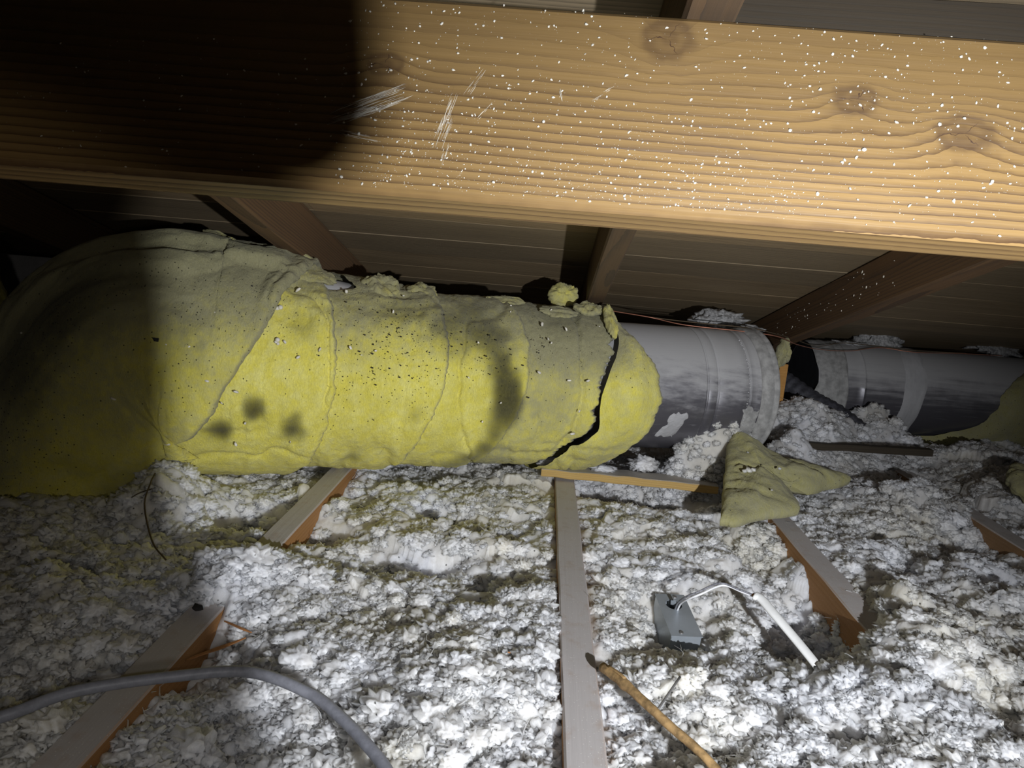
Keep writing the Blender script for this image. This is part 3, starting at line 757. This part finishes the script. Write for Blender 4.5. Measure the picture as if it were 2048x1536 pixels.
# ------------------------------------------------------------------ blown insulation: height field
GB = [  # x, y, amp, radius : hollows and heaps
    (.215, .885, -.055, .075), (.405, .91, -.085, .060), (.37, .85, -.03, .04), (-.425, 1.08, -.055, .05), (-.31, 1.05, -.035, .045), (-.31, 1.2, -.035, .05), (.235, 1.37, -.04, .045), (.17, 1.40, -.03, .05), (.30, 1.34, -.03, .04), (-.150, 1.165, -.05, .035), (.775, 1.05, -.04, .04), (.64, 1.13, -.03, .03),
    (-.175, .94, -.03, .04), (-.12, .97, -.03, .03), (.645, 1.245, -.03, .03), (.13, 1.37, -.035, .03), (-.47, 1.06, -.05, .05), (-.055, .925, -.03, .025), (.36, .665, -.035, .03), (-.33, .665, -.03, .05), (.475, .62, .035, .07), (.48, .50, .035, .08), (.83, 1.20, -.045, .045), (.85, 1.29, -.03, .05), (.41, 1.12, -.035, .05), (.41, 1.0, -.055, .055), (-.02, 1.08, -.025, .025),
    (-.58, 1.05, .070, .07), (-.62, 1.12, .05, .06), (-.37, .82, .045, .055), (-.30, .86, .02, .05), (.215, .69, .022, .05), (.42, .70, .040, .07), (.50, .80, .055, .06), (.53, .93, .030, .06), (.70, .95, .03, .08), (.50, 1.36, .0, .1), (.62, 1.78, .10, .12), (.595, 1.58, .10, .06), (.69, 1.70, .08, .08), (.53, 1.52, .07, .05), (.30, 1.47, .03, .06), (.78, 1.85, .10, .12), (.93, 1.88, .09, .07), (1.15, 1.80, .05, .14), (1.25, 1.55, .055, .18), (1.0, 1.5, .02, .15), (.65, 1.5, .02, .12), (.80, 1.45, .035, .1), (.18, 1.43, .025, .03), (.05, 1.405, .02, .025), (.235, 1.10, .012, .07), (-.04, 1.04, .015, .05), (-.06, .66, .02, .06), (-.22, .69, .016, .07), (-.60, .75, .03, .10), (-.75, .95, .03, .1), (1.3, 1.95, .05, .1), (-.20, .50, -.01, .1), (.95, 1.0, .03, .1), (.65, .75, .02, .07)]
GA = [(.335, 1.405, .125, .035, .020), (.385, 1.405, .165, .035, .022), (.44, 1.425, .14, .045, .026), (.285, 1.405, .04, .03, .018)]
def ground(x, y, fine=True):
    h = -.020+.011*fbm(P3(x*4.5, y*4.5, 1), 3, 3)
    for (gx, gy, a, r_) in GB: h = h+(a*1.4 if a < 0 else a)*np.exp(-((x-gx)**2+(y-gy)**2)/(r_*r_))
    for (gx, gy, a, rx, ry) in GA: h = h+a*np.exp(-((x-gx)/rx)**2-((y-gy)/ry)**2)
    wx = x+.018*vnoise(P3(x*14, y*14, 2), 21); wy = y+.018*vnoise(P3(x*14, y*14, 5), 22)
    f1, f2, idv = worley2(wx/.135, wy/.105, 31)
    crack = np.exp(-((f2-f1)/.075)**2); msk = np.clip(vnoise(P3(x*9, y*9, 8), 23)*1.6+.25, 0, 1)
    h = h+.030*(idv-.5)-.012*crack*msk
    f1, f2, idv = worley2((x+.006*vnoise(P3(x*45, y*45, 2), 24))/.044, (y+.006*vnoise(P3(x*45, y*45, 6), 25))/.036, 33)
    h = h+.0040*np.clip(1-f1*f1*1.1, 0, 1)+.004*(idv-.5)
    f1, f2, idv = worley2((x+.003*vnoise(P3(x*110, y*110, 2), 26))/.0135, (y+.003*vnoise(P3(x*110, y*110, 6), 27))/.012, 35)
    h = h+.0006*np.clip(1-f1*f1*1.1, 0, 1)
    h = h+.0075*(np.abs(fbm(P3(x*34+wx*6, y*40, 1), 2, 61))-.15)*2
    if fine: h = h+.0034*np.abs(vnoise(P3(x*95+h*60, y*105, 2), 62))+.0014*np.abs(vnoise(P3(x*230, y*240, 3), 63))
    # keep the joist tops that show clear of wool
    for (jx, segs) in ((.0745, ((-.6, 2.2, .0235),)), (-.367, ((.40, .765, .020), (.925, 1.34, .019))), (.475, ((1.0, 1.27, .013),)), (.9055, ((1.18, 1.40, .014),))):
        for (ya, yb, hw) in segs:
            inside = 1/(1+np.exp(-(y-ya)/.008))*1/(1+np.exp((y-yb)/.008))
            wv = hw+.003+.003*vnoise(P3(y*30, y*0+jx*9, 4), 41)
            k = inside/(1+np.exp((np.abs(x-jx)-wv)/.0022))
            h = np.where(h > -.016, h*(1-k)-.016*k, h)
    return np.maximum(h, -.136+.004*fbm(P3(x*60, y*60, 1), 2, 50))
NR, NC = 760, 640
yy = .16*np.exp(np.linspace(0, 1, NR)*math.log(2.75/.16)); ss = np.linspace(-1, 1, NC)
YY, SS = np.meshgrid(yy, ss, indexing='ij'); XX = SS*(.80*YY+.42)
gx = XX.ravel(); gy = YY.ravel(); gz = ground(gx, gy)
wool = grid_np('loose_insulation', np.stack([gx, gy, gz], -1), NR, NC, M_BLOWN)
tag(wool, 'loose white and grey blown wool insulation covering the whole floor between the joists', 'insulation', None, 'stuff')

# clumps sitting on it
SRC = bpy.data.collections.new('clump_sources')
for k in range(14):
    V, f = lump_verts(4, 100+k, amp=.22, freq=1.5+.08*k, spikes=k % 3, flat=.66, spl=.12+.25*(k % 3 == 0))
    me = bpy.data.meshes.new('clump'); me.from_pydata(V.tolist(), [], f.tolist()); me.polygons.foreach_set('use_smooth', [True]*len(f)); me.materials.append(M_CLUMP)
    SRC.objects.link(bpy.data.objects.new('clump', me))
NP = 22000
u = rng.random(NP); py = .35*np.exp(u*math.log(2.5/.35)); far = np.arange(NP) > 15000; py = np.where(far, rng.uniform(1.15, 2.25, NP), py); px = rng.uniform(-1, 1, NP)*(.78*py+.12); px = np.where(far & (px < -.3), np.abs(px), px)
sc = .0048+.0130*rng.random(NP)**1.8
sc = np.where(rng.random(NP) < .03, sc*1.35, sc); sc = np.where(far, .004+.0085*rng.random(NP)**1.6, sc)
hp = np.arange(NP) > NP-500; px = np.where(hp, rng.uniform(.25, .52, NP), px); py = np.where(hp, rng.uniform(1.36, 1.435, NP), py)
pz = ground(px, py, False)
keep = np.ones(NP, bool)
for (jx, segs) in ((.0745, ((-.6, 2.2),)), (-.367, ((.40, .76), (.93, 1.34))), (.475, ((1.0, 1.27),)), (.9055, ((1.18, 1.40),))):
    for (ya, yb) in segs: keep &= ~((np.abs(px-jx) < .0175+sc*.75) & (py > ya) & (py < yb))
keep &= ~((np.abs(px-.223) < .036) & (np.abs(py-.905) < .062))
keep &= ~((px > .02) & (px < .39) & (py > 1.330) & (py < 1.370) & (pz < .02))
keep &= pz > -.128
px, py, pz, sc = px[keep], py[keep], pz[keep], sc[keep]
me = bpy.data.meshes.new('wool_clumps'); me.vertices.add(len(px)); me.vertices.foreach_set('co', np.stack([px, py, pz-sc*.30], -1).astype(np.float32).ravel())
a = me.attributes.new('scl', 'FLOAT', 'POINT'); a.data.foreach_set('value', sc.astype(np.float32))
a = me.attributes.new('rot', 'FLOAT_VECTOR', 'POINT'); rt = np.stack([rng.uniform(-.35, .35, len(px)), rng.uniform(-.35, .35, len(px)), rng.uniform(0, 6.28, len(px))], -1); a.data.foreach_set('vector', rt.astype(np.float32).ravel())
a = me.attributes.new('pick', 'INT', 'POINT'); a.data.foreach_set('value', rng.integers(0, 14, len(px)).astype(np.int32))
clo = bpy.data.objects.new('wool_clumps', me); COL.objects.link(clo); clo.parent = wool; me.materials.append(M_CLUMP)
clo['kind'] = 'stuff'
ng = bpy.data.node_groups.new('clump_scatter', 'GeometryNodeTree')
ng.interface.new_socket('Geometry', in_out='INPUT', socket_type='NodeSocketGeometry'); ng.interface.new_socket('Geometry', in_out='OUTPUT', socket_type='NodeSocketGeometry')
gi = ng.nodes.new('NodeGroupInput'); go = ng.nodes.new('NodeGroupOutput'); ip = ng.nodes.new('GeometryNodeInstanceOnPoints'); ci = ng.nodes.new('GeometryNodeCollectionInfo')
ci.inputs['Collection'].default_value = SRC; ci.inputs['Separate Children'].default_value = True; ci.inputs['Reset Children'].default_value = True
def named(nm, ty):
    n = ng.nodes.new('GeometryNodeInputNamedAttribute'); n.data_type = ty; n.inputs['Name'].default_value = nm; return n.outputs['Attribute']
e2r = ng.nodes.new('FunctionNodeEulerToRotation')
ng.links.new(named('rot', 'FLOAT_VECTOR'), e2r.inputs[0]); ng.links.new(e2r.outputs[0], ip.inputs['Rotation'])
ng.links.new(named('scl', 'FLOAT'), ip.inputs['Scale']); ng.links.new(named('pick', 'INT'), ip.inputs['Instance Index'])
ip.inputs['Pick Instance'].default_value = True
ng.links.new(gi.outputs[0], ip.inputs['Points']); ng.links.new(ci.outputs[0], ip.inputs['Instance']); ng.links.new(ip.outputs[0], go.inputs[0])
clo.modifiers.new('scatter', 'NODES').node_group = ng

# loose wisps: short curled fibres standing out of the wool
bm = bmesh.new()
for k in range(900):
    y = .40*math.exp(random.random()*math.log(1.9/.40)); x = random.uniform(-1, 1)*(.74*y+.05)
    if abs(x-.0745) < .035 or abs(x-.223) < .04 and abs(y-.905) < .07: continue
    z = float(ground(np.array([x]), np.array([y]), False)[0])
    a = random.uniform(0, 6.28); l = random.uniform(.008, .022); d = Vector((math.cos(a), math.sin(a), random.uniform(.1, .8)))*l
    s = Vector((-math.sin(a), math.cos(a), random.uniform(-.5, .5)))*l*random.uniform(-.5, .5)
    p = Vector((x, y, z+.004))
    tube_bm(bm, [p, p+d*.5+s, p+d], lambda t: .0009*(1-.75*t), 4, 5, cap=False)
o = bm_obj('wool_wisps', bm, M_BLOWN, wool, True); o['kind'] = 'stuff'

def gz1(x, y): return float(ground(np.array([x]), np.array([y]), False)[0])

# ------------------------------------------------------------------ loose things on the insulation
bm = lumber_bm(.352, .046, .0165, .0015, 'X', 12, .0010, 9)
o = bm_obj('wood_offcut', bm, M_YBOARD); o.location = (.026, 1.352, .006); o.rotation_euler = (0, 0, R(-1.2))
tag(o, 'flat yellow edged wood offcut lying across the middle joist against the duct', 'board')
bm = lumber_bm(.66, .02, .016, .001, 'X', 12, .0012, 19)
o = bm_obj('batten', bm, M_BLOCKING); o.location = (.31, 1.565, .045); o.rotation_euler = (0, 0, R(9))
tag(o, 'thin dark batten half buried behind the triangular insulation scrap', 'board')

def scrap():
    bd = [(.319, 1.10, .040), (.345, 1.20, .060), (.372, 1.30, .080), (.393, 1.38, .099), (.411, 1.40, .118), (.44, 1.405, .110), (.515, 1.42, .072), (.590, 1.425, .055), (.667, 1.43, .041), (.640, 1.40, .036), (.600, 1.375, .034), (.56, 1.345, .032), (.505, 1.335, .036), (.50, 1.29, .036), (.492, 1.22, .034), (.46, 1.185, .036), (.41, 1.15, .040), (.376, 1.125, .041), (.345, 1.10, .040)]
    pts = catmull(bd+[bd[0]], 220)[:-1]; B = np.array([p[:] for p in pts]); n = len(B)
    c = np.array([.438, 1.30, .075]); rad_t = np.concatenate([np.linspace(.02, .9, 26), [.95, .985, 1.0], [.985, .9, .5, .02]])
    V = []
    for k, t in enumerate(rad_t):
        P = c+(B-c)*t
        top = k < 29
        a = .5*n
        if top:
            hgt = .014*(1-t**6)**.5+.010*fbm(P*[16, 16, 0]+3, 3, 5)*(1-t**8)+.004*fbm(P*60, 3, 6)*(1-t**8)
            cr = np.abs(vnoise(P*[9, 20, 0]+7, 8)); hgt = hgt-.009*np.exp(-(cr/.08)**2)*(1-t**8)
        else: hgt = -.012*np.ones(n)*(1-t**6)**.5-.006
        jit = .003*fbm(B*70, 3, 9)*t
        P = P+np.stack([jit, jit*.6, 0*jit], -1); P[:, 2] += hgt
        V.append(P)
    V = np.stack(V, 1).reshape(-1, 3); org = np.array([.44, 1.28, .05])
    o = grid_np('insulation_scrap', V-org, n, len(rad_t), M_FIBER_DULL, None, True); o.location = org
    fattr(o, 'dirt', .42+.25*fbm(V*14, 4, 3)); fattr(o, 'stain', 0*V[:, 0]); fattr(o, 'speck', np.full(len(V), .08))
    tag(o, 'triangular torn scrap of dull yellow fibreglass lying on the wool', 'insulation scrap')
    bm = bmesh.new()
    for (x, y, z, r_) in [(.40, 1.25, .088, .006), (.41, 1.255, .088, .005), (.392, 1.245, .087, .004), (.47, 1.29, .085, .003), (.43, 1.2, .07, .002), (.42, 1.33, .1, .0025), (.50, 1.36, .08, .002)]:
        Vv, f = lump_verts(2, int(x*1000), spikes=4); 
        vs = [bm.verts.new(Vector(v)*r_+Vector((x, y, z))-Vector(org)) for v in Vv]
        for q in f: bm.faces.new([vs[i] for i in q])
    tag(bm_obj('wool_crumbs', bm, M_CLUMP, o, True), 'white wool crumbs on the scrap', None, None, 'stuff')
scrap()
o = leafy('insulation_scrap', None, (0, 0, 0), (1.06, 1.455, .055), (.06, .02, 0), (-.01, .06, .02), .02, 77, dirt=.5, mat=M_FIBER_DULL)
tag(o, 'small dull yellow fibreglass scrap cut off by the right edge', 'insulation scrap')

# electrical box with its cable
box = tag(empty('electrical_box', (.2235, .905, -.030), (R(8), 0, R(6))), 'small grey metal electrical box sunk in a hollow of the wool', 'electrical box')
bw, bl, bd_ = .039, .088, .046
bm = bmesh.new(); t_ = .0016
for (cx, cy, sx, sy) in ((0, bl/2, bw, t_), (0, -bl/2, bw, t_), (bw/2, 0, t_, bl), (-bw/2, 0, t_, bl)):
    bmesh.ops.create_cube(bm, size=1, matrix=Matrix.Translation((cx, cy, -bd_/2)) @ Matrix.Diagonal((sx, sy, bd_, 1)))
bmesh.ops.create_cube(bm, size=1, matrix=Matrix.Translation((0, 0, -bd_)) @ Matrix.Diagonal((bw, bl, t_, 1)))
bm_obj('box_body', bm, M_BOX, box)
bm = bmesh.new()  # cover plate with a round knockout
hc = Vector((.0, .022)); hr = .0115; nseg = 24
inner = []; outer = []
def sq(a):
    c, s = math.cos(a), math.sin(a); ex, ey = bw/2+.002, bl/2+.002
    k = min((ex-(hc.x if c > 0 else -hc.x))/abs(c) if abs(c) > 1e-6 else 9, (ey-(hc.y if s > 0 else -hc.y))/abs(s) if abs(s) > 1e-6 else 9)
    return hc.x+c*k, hc.y+s*k
angs = sorted([2*PI*k/nseg for k in range(nseg)]+[math.atan2(sy*(bl/2+.002)-hc.y, sx*(bw/2+.002)-hc.x) % (2*PI) for sx in (1, -1) for sy in (1, -1)])
for zz in (.0, .0014):
    inner.append([bm.verts.new((hc.x+hr*math.cos(a), hc.y+hr*math.sin(a), zz)) for a in angs]); outer.append([bm.verts.new((*sq(a), zz)) for a in angs])
n_ = len(angs)
for k in range(n_):
    j = (k+1) % n_
    bm.faces.new((inner[1][k], inner[1][j], outer[1][j], outer[1][k])); bm.faces.new((inner[0][k], outer[0][k], outer[0][j], inner[0][j]))
    bm.faces.new((inner[0][k], inner[0][j], inner[1][j], inner[1][k])); bm.faces.new((outer[0][k], outer[1][k], outer[1][j], outer[0][j]))
plate = bm_obj('cover_plate', bm, M_BOX, box)
bm = bmesh.new(); bmesh.ops.create_cone(bm, cap_ends=True, segments=24, radius1=hr*.99, radius2=hr*.99, depth=.003, matrix=Matrix.Translation((hc.x, hc.y, -.010)))
bm_obj('knockout_shade', bm, M_DARK, plate)  # dark disc as painted shade down the hole
for sy in (-1, 1):
    bm = bmesh.new()
    bmesh.ops.create_cone(bm, cap_ends=True, segments=12, radius1=.0032, radius2=.0026, depth=.0018, matrix=Matrix.Translation((.006*sy, sy*.039, .0022)))
    bm_obj('cover_screw', bm, M_STEEL, plate)

cab = tag(empty('electrical_cable', (.31, .86, .03)), 'white sheathed cable with stripped wires arching out of the metal box', 'cable')
CO = Vector((.31, .86, .03))
wp = [(.222, .925, -.040), (.2215, .905, -.012), (.224, .880, .010), (.238, .871, .024), (.269, .886, .032), (.292, .874, .031), (.312, .861, .030)]
tube('wire', [Vector(p)-CO for p in wp], .0014, M_WIREB, cab, 8, 60)['label'] = 'dusty black wire'
tube('wire', [Vector(p)+Vector((.0032, -.0012, -.0022*(1 if i > 1 else .3)))-CO for i, p in enumerate(wp)], .0014, M_WIREW, cab, 8, 60)['label'] = 'white wire'
sp_ = [(.309, .863, .0302), (.3155, .857, .0292), (.326, .832, .022), (.342, .799, .010), (.357, .763, -.002), (.366, .744, -.012)]
tube('sheath', [Vector(p)-CO for p in sp_], lambda t: .0076+.0014*math.exp(-(t/.12)**2)-.0012*t, M_SHEATH, cab, 14, 40, .55)
tube('paper_wrap', [Vector(p)-CO for p in [(.3065, .8655, .0305), (.311, .861, .030)]], .0030, M_CHIP, cab, 8, None, .6)['label'] = 'brown paper filler at the cut end'

# grey cable across the lower left
cp = [(-.60, .40, .03), (-.50, .45, .034), (-.421, .491, .035), (-.379, .535, .036), (-.307, .568, .037), (-.245, .587, .036), (-.181, .568, .034), (-.145, .542, .033), (-.116, .514, .033), (-.091, .486, .032), (-.055, .43, .03), (-.02, .36, .025)]
tag(tube('grey_cable', cp, .0052, M_CABLE, None, 16, 150), 'thick grey jacketed cable curving over the wool in the lower left', 'cable')

stick = tag(empty('dry_stick', (.14, .62, .02)), 'dry knotted stick leaning from the middle joist over the wool', 'stick')
SO = Vector((.14, .62, .02))
tube('stem', [Vector(p)-SO for p in [(.0985, .690, .014), (.118, .655, .019), (.1345, .625, .021), (.153, .594, .021), (.175, .563, .020), (.20, .52, .016)]], lambda t: .0052-.0012*t+.0012*math.exp(-((t-.2)/.03)**2), M_STICK, stick, 10, 40, 1, .05)
tube('bark_flake', [Vector(p)-SO for p in [(.103, .684, .020), (.112, .668, .0235), (.118, .657, .0245)]], .0022, M_STICK, stick, 6, 8, .5)
tag(tube('nail', [(.1425, .612, .020), (.1725, .655, .034)], lambda t: .0013, M_STEEL, None, 8, 6), 'thin steel nail poking from the wool beside the stick', 'nail')
tag(tube('cable_offcut', [(.452, .694, .022), (.462, .680, .024), (.475, .667, .024), (.497, .653, .020)], lambda t: .0052-.001*abs(t-.5), M_SHEATH, None, 12, 24, .5), 'short white cable offcut lying near the lower right corner', 'cable offcut')
tag(tube('twig', [(-.615, 1.092, .045), (-.590, 1.035, .052), (-.560, .972, .062), (-.545, .93, .045), (-.50, .87, .02), (-.455, .822, .02)], lambda t: .0012, M_TWIG, None, 6, 30), 'thin dark twig leaning on the wool below the widest wrap', 'twig')
tag(tube('twig', [(-.552, .962, .058), (-.585, .985, .040), (-.60, .99, .03)], lambda t: .0009, M_TWIG, None, 6, 10), 'short side twig beside the thin leaning twig', 'twig')

# splinters and bark bits
def splinter(name, label, p, q, wd, mat, th=.0012):
    p, q = Vector(p), Vector(q); d = (q-p); L = d.length; d.normalize(); s = d.cross(Vector((0, 0, 1))).normalized(); n = s.cross(d)
    bm = bmesh.new(); top = []; bot = []
    for k in range(7):
        t = k/6; w_ = wd*(1-abs(2*t-1)**2.5)*random.uniform(.7, 1.1)+.0004
        c = p+d*L*t+n*(.15*wd*math.sin(t*7))
        top.append((bm.verts.new(c+s*w_+n*th), bm.verts.new(c-s*w_+n*th))); bot.append((bm.verts.new(c+s*w_), bm.verts.new(c-s*w_)))
    for k in range(6):
        bm.faces.new((top[k][0], top[k][1], top[k+1][1], top[k+1][0])); bm.faces.new((bot[k][0], bot[k+1][0], bot[k+1][1], bot[k][1]))
        bm.faces.new((top[k][0], top[k+1][0], bot[k+1][0], bot[k][0])); bm.faces.new((top[k][1], bot[k][1], bot[k+1][1], top[k+1][1]))
    bm.faces.new((top[0][0], bot[0][0], bot[0][1], top[0][1])); bm.faces.new((top[6][0], top[6][1], bot[6][1], bot[6][0]))
    return tag(bm_obj(name, bm, mat), label, 'debris')
splinter('wood_splinter', 'orange splinter on the wool above the left joist end', (-.338, .735, gz1(-.338, .735)+.010), (-.300, .722, gz1(-.30, .722)+.010), .0013, M_CHIP)
splinter('wood_splinter', 'long brown splinter along the side of the left joist by the cable', (-.335, .640, .004), (-.292, .688, .006), .0022, M_CHIP)
splinter('wood_splinter', 'tiny orange splinter on the wool left of the middle joist', (-.005, .705, gz1(-.005, .705)+.010), (.025, .716, gz1(.025, .716)+.010), .0012, M_CHIP)
splinter('bark_chip', 'curved brown bark chip beside the far stub of the left joist', (-.335, .875, gz1(-.335, .875)+.012), (-.318, .900, gz1(-.318, .9)+.014), .006, M_CHIP)
tuft('charcoal_bit', 'round dark crumb beside the near end of the left joist', 'debris', (-.372, .740, .006), (.006, .005, .004), M_CHAR, 5, sub=2, spikes=2)

# tufts lodged along the ducts and rafters
o = leafy('fiberglass_tuft', None, (0, 0, 0), (.040, 1.50, .362), (.030, .008, .002), (-.006, .010, .024), .014, 51, dirt=.6); tag(o, 'yellow fibreglass tuft wedged against the foot of the middle rafter', 'tuft')
o = leafy('fiberglass_tuft', None, (0, 0, 0), (.555, 1.615, .268), (.016, .004, .0), (.004, .004, .034), .012, 52, dirt=.7, mat=M_FIBER_DULL); tag(o, 'grey-yellow fibreglass tuft beside the open collar of the first duct', 'tuft')
tuft('wool_tuft', 'flat grey wool tuft on top of the bare first duct', 'tuft', (.43, 1.74, .318), (.050, .03, .030), M_TUFT, 61)
tuft('wool_tuft', 'small grey wool tuft at the root of the slanting rafter', 'tuft', (.505, 1.72, .305), (.030, .02, .012), M_TUFT, 62)
tuft('wool_tuft', 'round grey wool tuft on the second duct under the slanting rafter', 'tuft', (.985, 2.09, .283), (.050, .035, .055), M_TUFT, 63, spikes=24)
tuft('wool_tuft', 'thin wool trail on the second duct leading up to the round tuft', 'tuft', (.895, 2.06, .258), (.055, .025, .014), M_TUFT, 64)
tuft('wool_tuft', 'ragged grey wool tuft stuck to the roof boards above the second duct', 'tuft', (1.33, 2.10, .285), (.045, .02, .035), M_TUFT, 65, spikes=24, spl=.8)
tuft('wool_tuft', 'white wool lump lying on the yellow edged offcut', 'tuft', (.150, 1.375, .028), (.022, .012, .010), M_CLUMP, 66)
tuft('wool_tuft', 'white wool lump at the left tip of the yellow edged offcut', 'tuft', (.048, 1.385, .028), (.026, .012, .012), M_CLUMP, 67)
tuft('wool_tuft', 'white wool lump under the tip of the loose yellow flap', 'tuft', (.232, 1.40, .036), (.022, .016, .018), M_CLUMP, 68)
tuft('wool_tuft', 'pale wool lump perched on the upper left of the widest wrap', 'tuft', (-.815, 1.235, .362), (.013, .012, .020), M_TUFT, 69)

# copper wires draped over both ducts
cw = [(.10, 1.49, .345), (.148, 1.50, .338), (.233, 1.53, .329), (.304, 1.505, .321), (.42, 1.50, .3185), (.506, 1.52, .312), (.60, 1.66, .285), (.73, 1.85, .259), (.85, 1.95, .252), (.952, 2.0, .263), (1.04, 1.98, .2605), (1.173, 2.0, .266), (1.30, 2.02, .268)]
tag(tube('copper_wire', cw, .0011, M_COPPER, None, 6, 120), 'thin copper wire draped over both metal ducts', 'wire')
cw2 = [(.10, 1.50, .343), (.16, 1.52, .336), (.26, 1.545, .327), (.36, 1.55, .324), (.45, 1.55, .323), (.52, 1.60, .312), (.62, 1.75, .29), (.74, 1.90, .262), (.86, 2.02, .266), (.97, 2.03, .2635), (1.06, 2.0, .2635), (1.2, 2.02, .267)]
tag(tube('dark_wire', cw2, .0011, M_TWIG, None, 6, 120), 'thin dark wire running beside the copper wire over the ducts', 'wire')

tag(tube('flexible_hose', [(.60, 2.06, .20), (.66, 1.99, .165), (.695, 1.95, .145), (.751, 1.90, .110), (.807, 1.875, .085), (.86, 1.84, .05)], lambda t: .030+.0015*math.sin(t*120), M_HOSE, None, 18, 90), 'dark dusty hose dipping into the wool between the two ducts', 'hose')
bm = lumber_bm(.020, .030, .16, .001, 'Y', 3, .0006, 12, (-.010, -.015, 0))
o = bm_obj('wood_block', bm, M_ORANGE); o.location = (.622, 1.80, .06)
tag(o, 'small upright orange wood block in the dark behind the first duct', 'block')
bm = lumber_bm(.62, .016, .46, .001, 'X', 6, .0004, 21, (-.42, 0, -.12))
o = bm_obj('drywall_offcut', bm, M_GYP); o.location = (-1.10, 1.66, 0)
tag(o, 'pale plasterboard offcut standing behind the duct at the left', 'board')
o = leafy('insulation_batt', None, (0, 0, 0), (-1.105, 1.32, .22), (.05, -.02, 0), (0, .02, .15), .03, 88, dirt=.35); tag(o, 'yellow fibreglass batt standing at the far left edge', 'insulation batt')
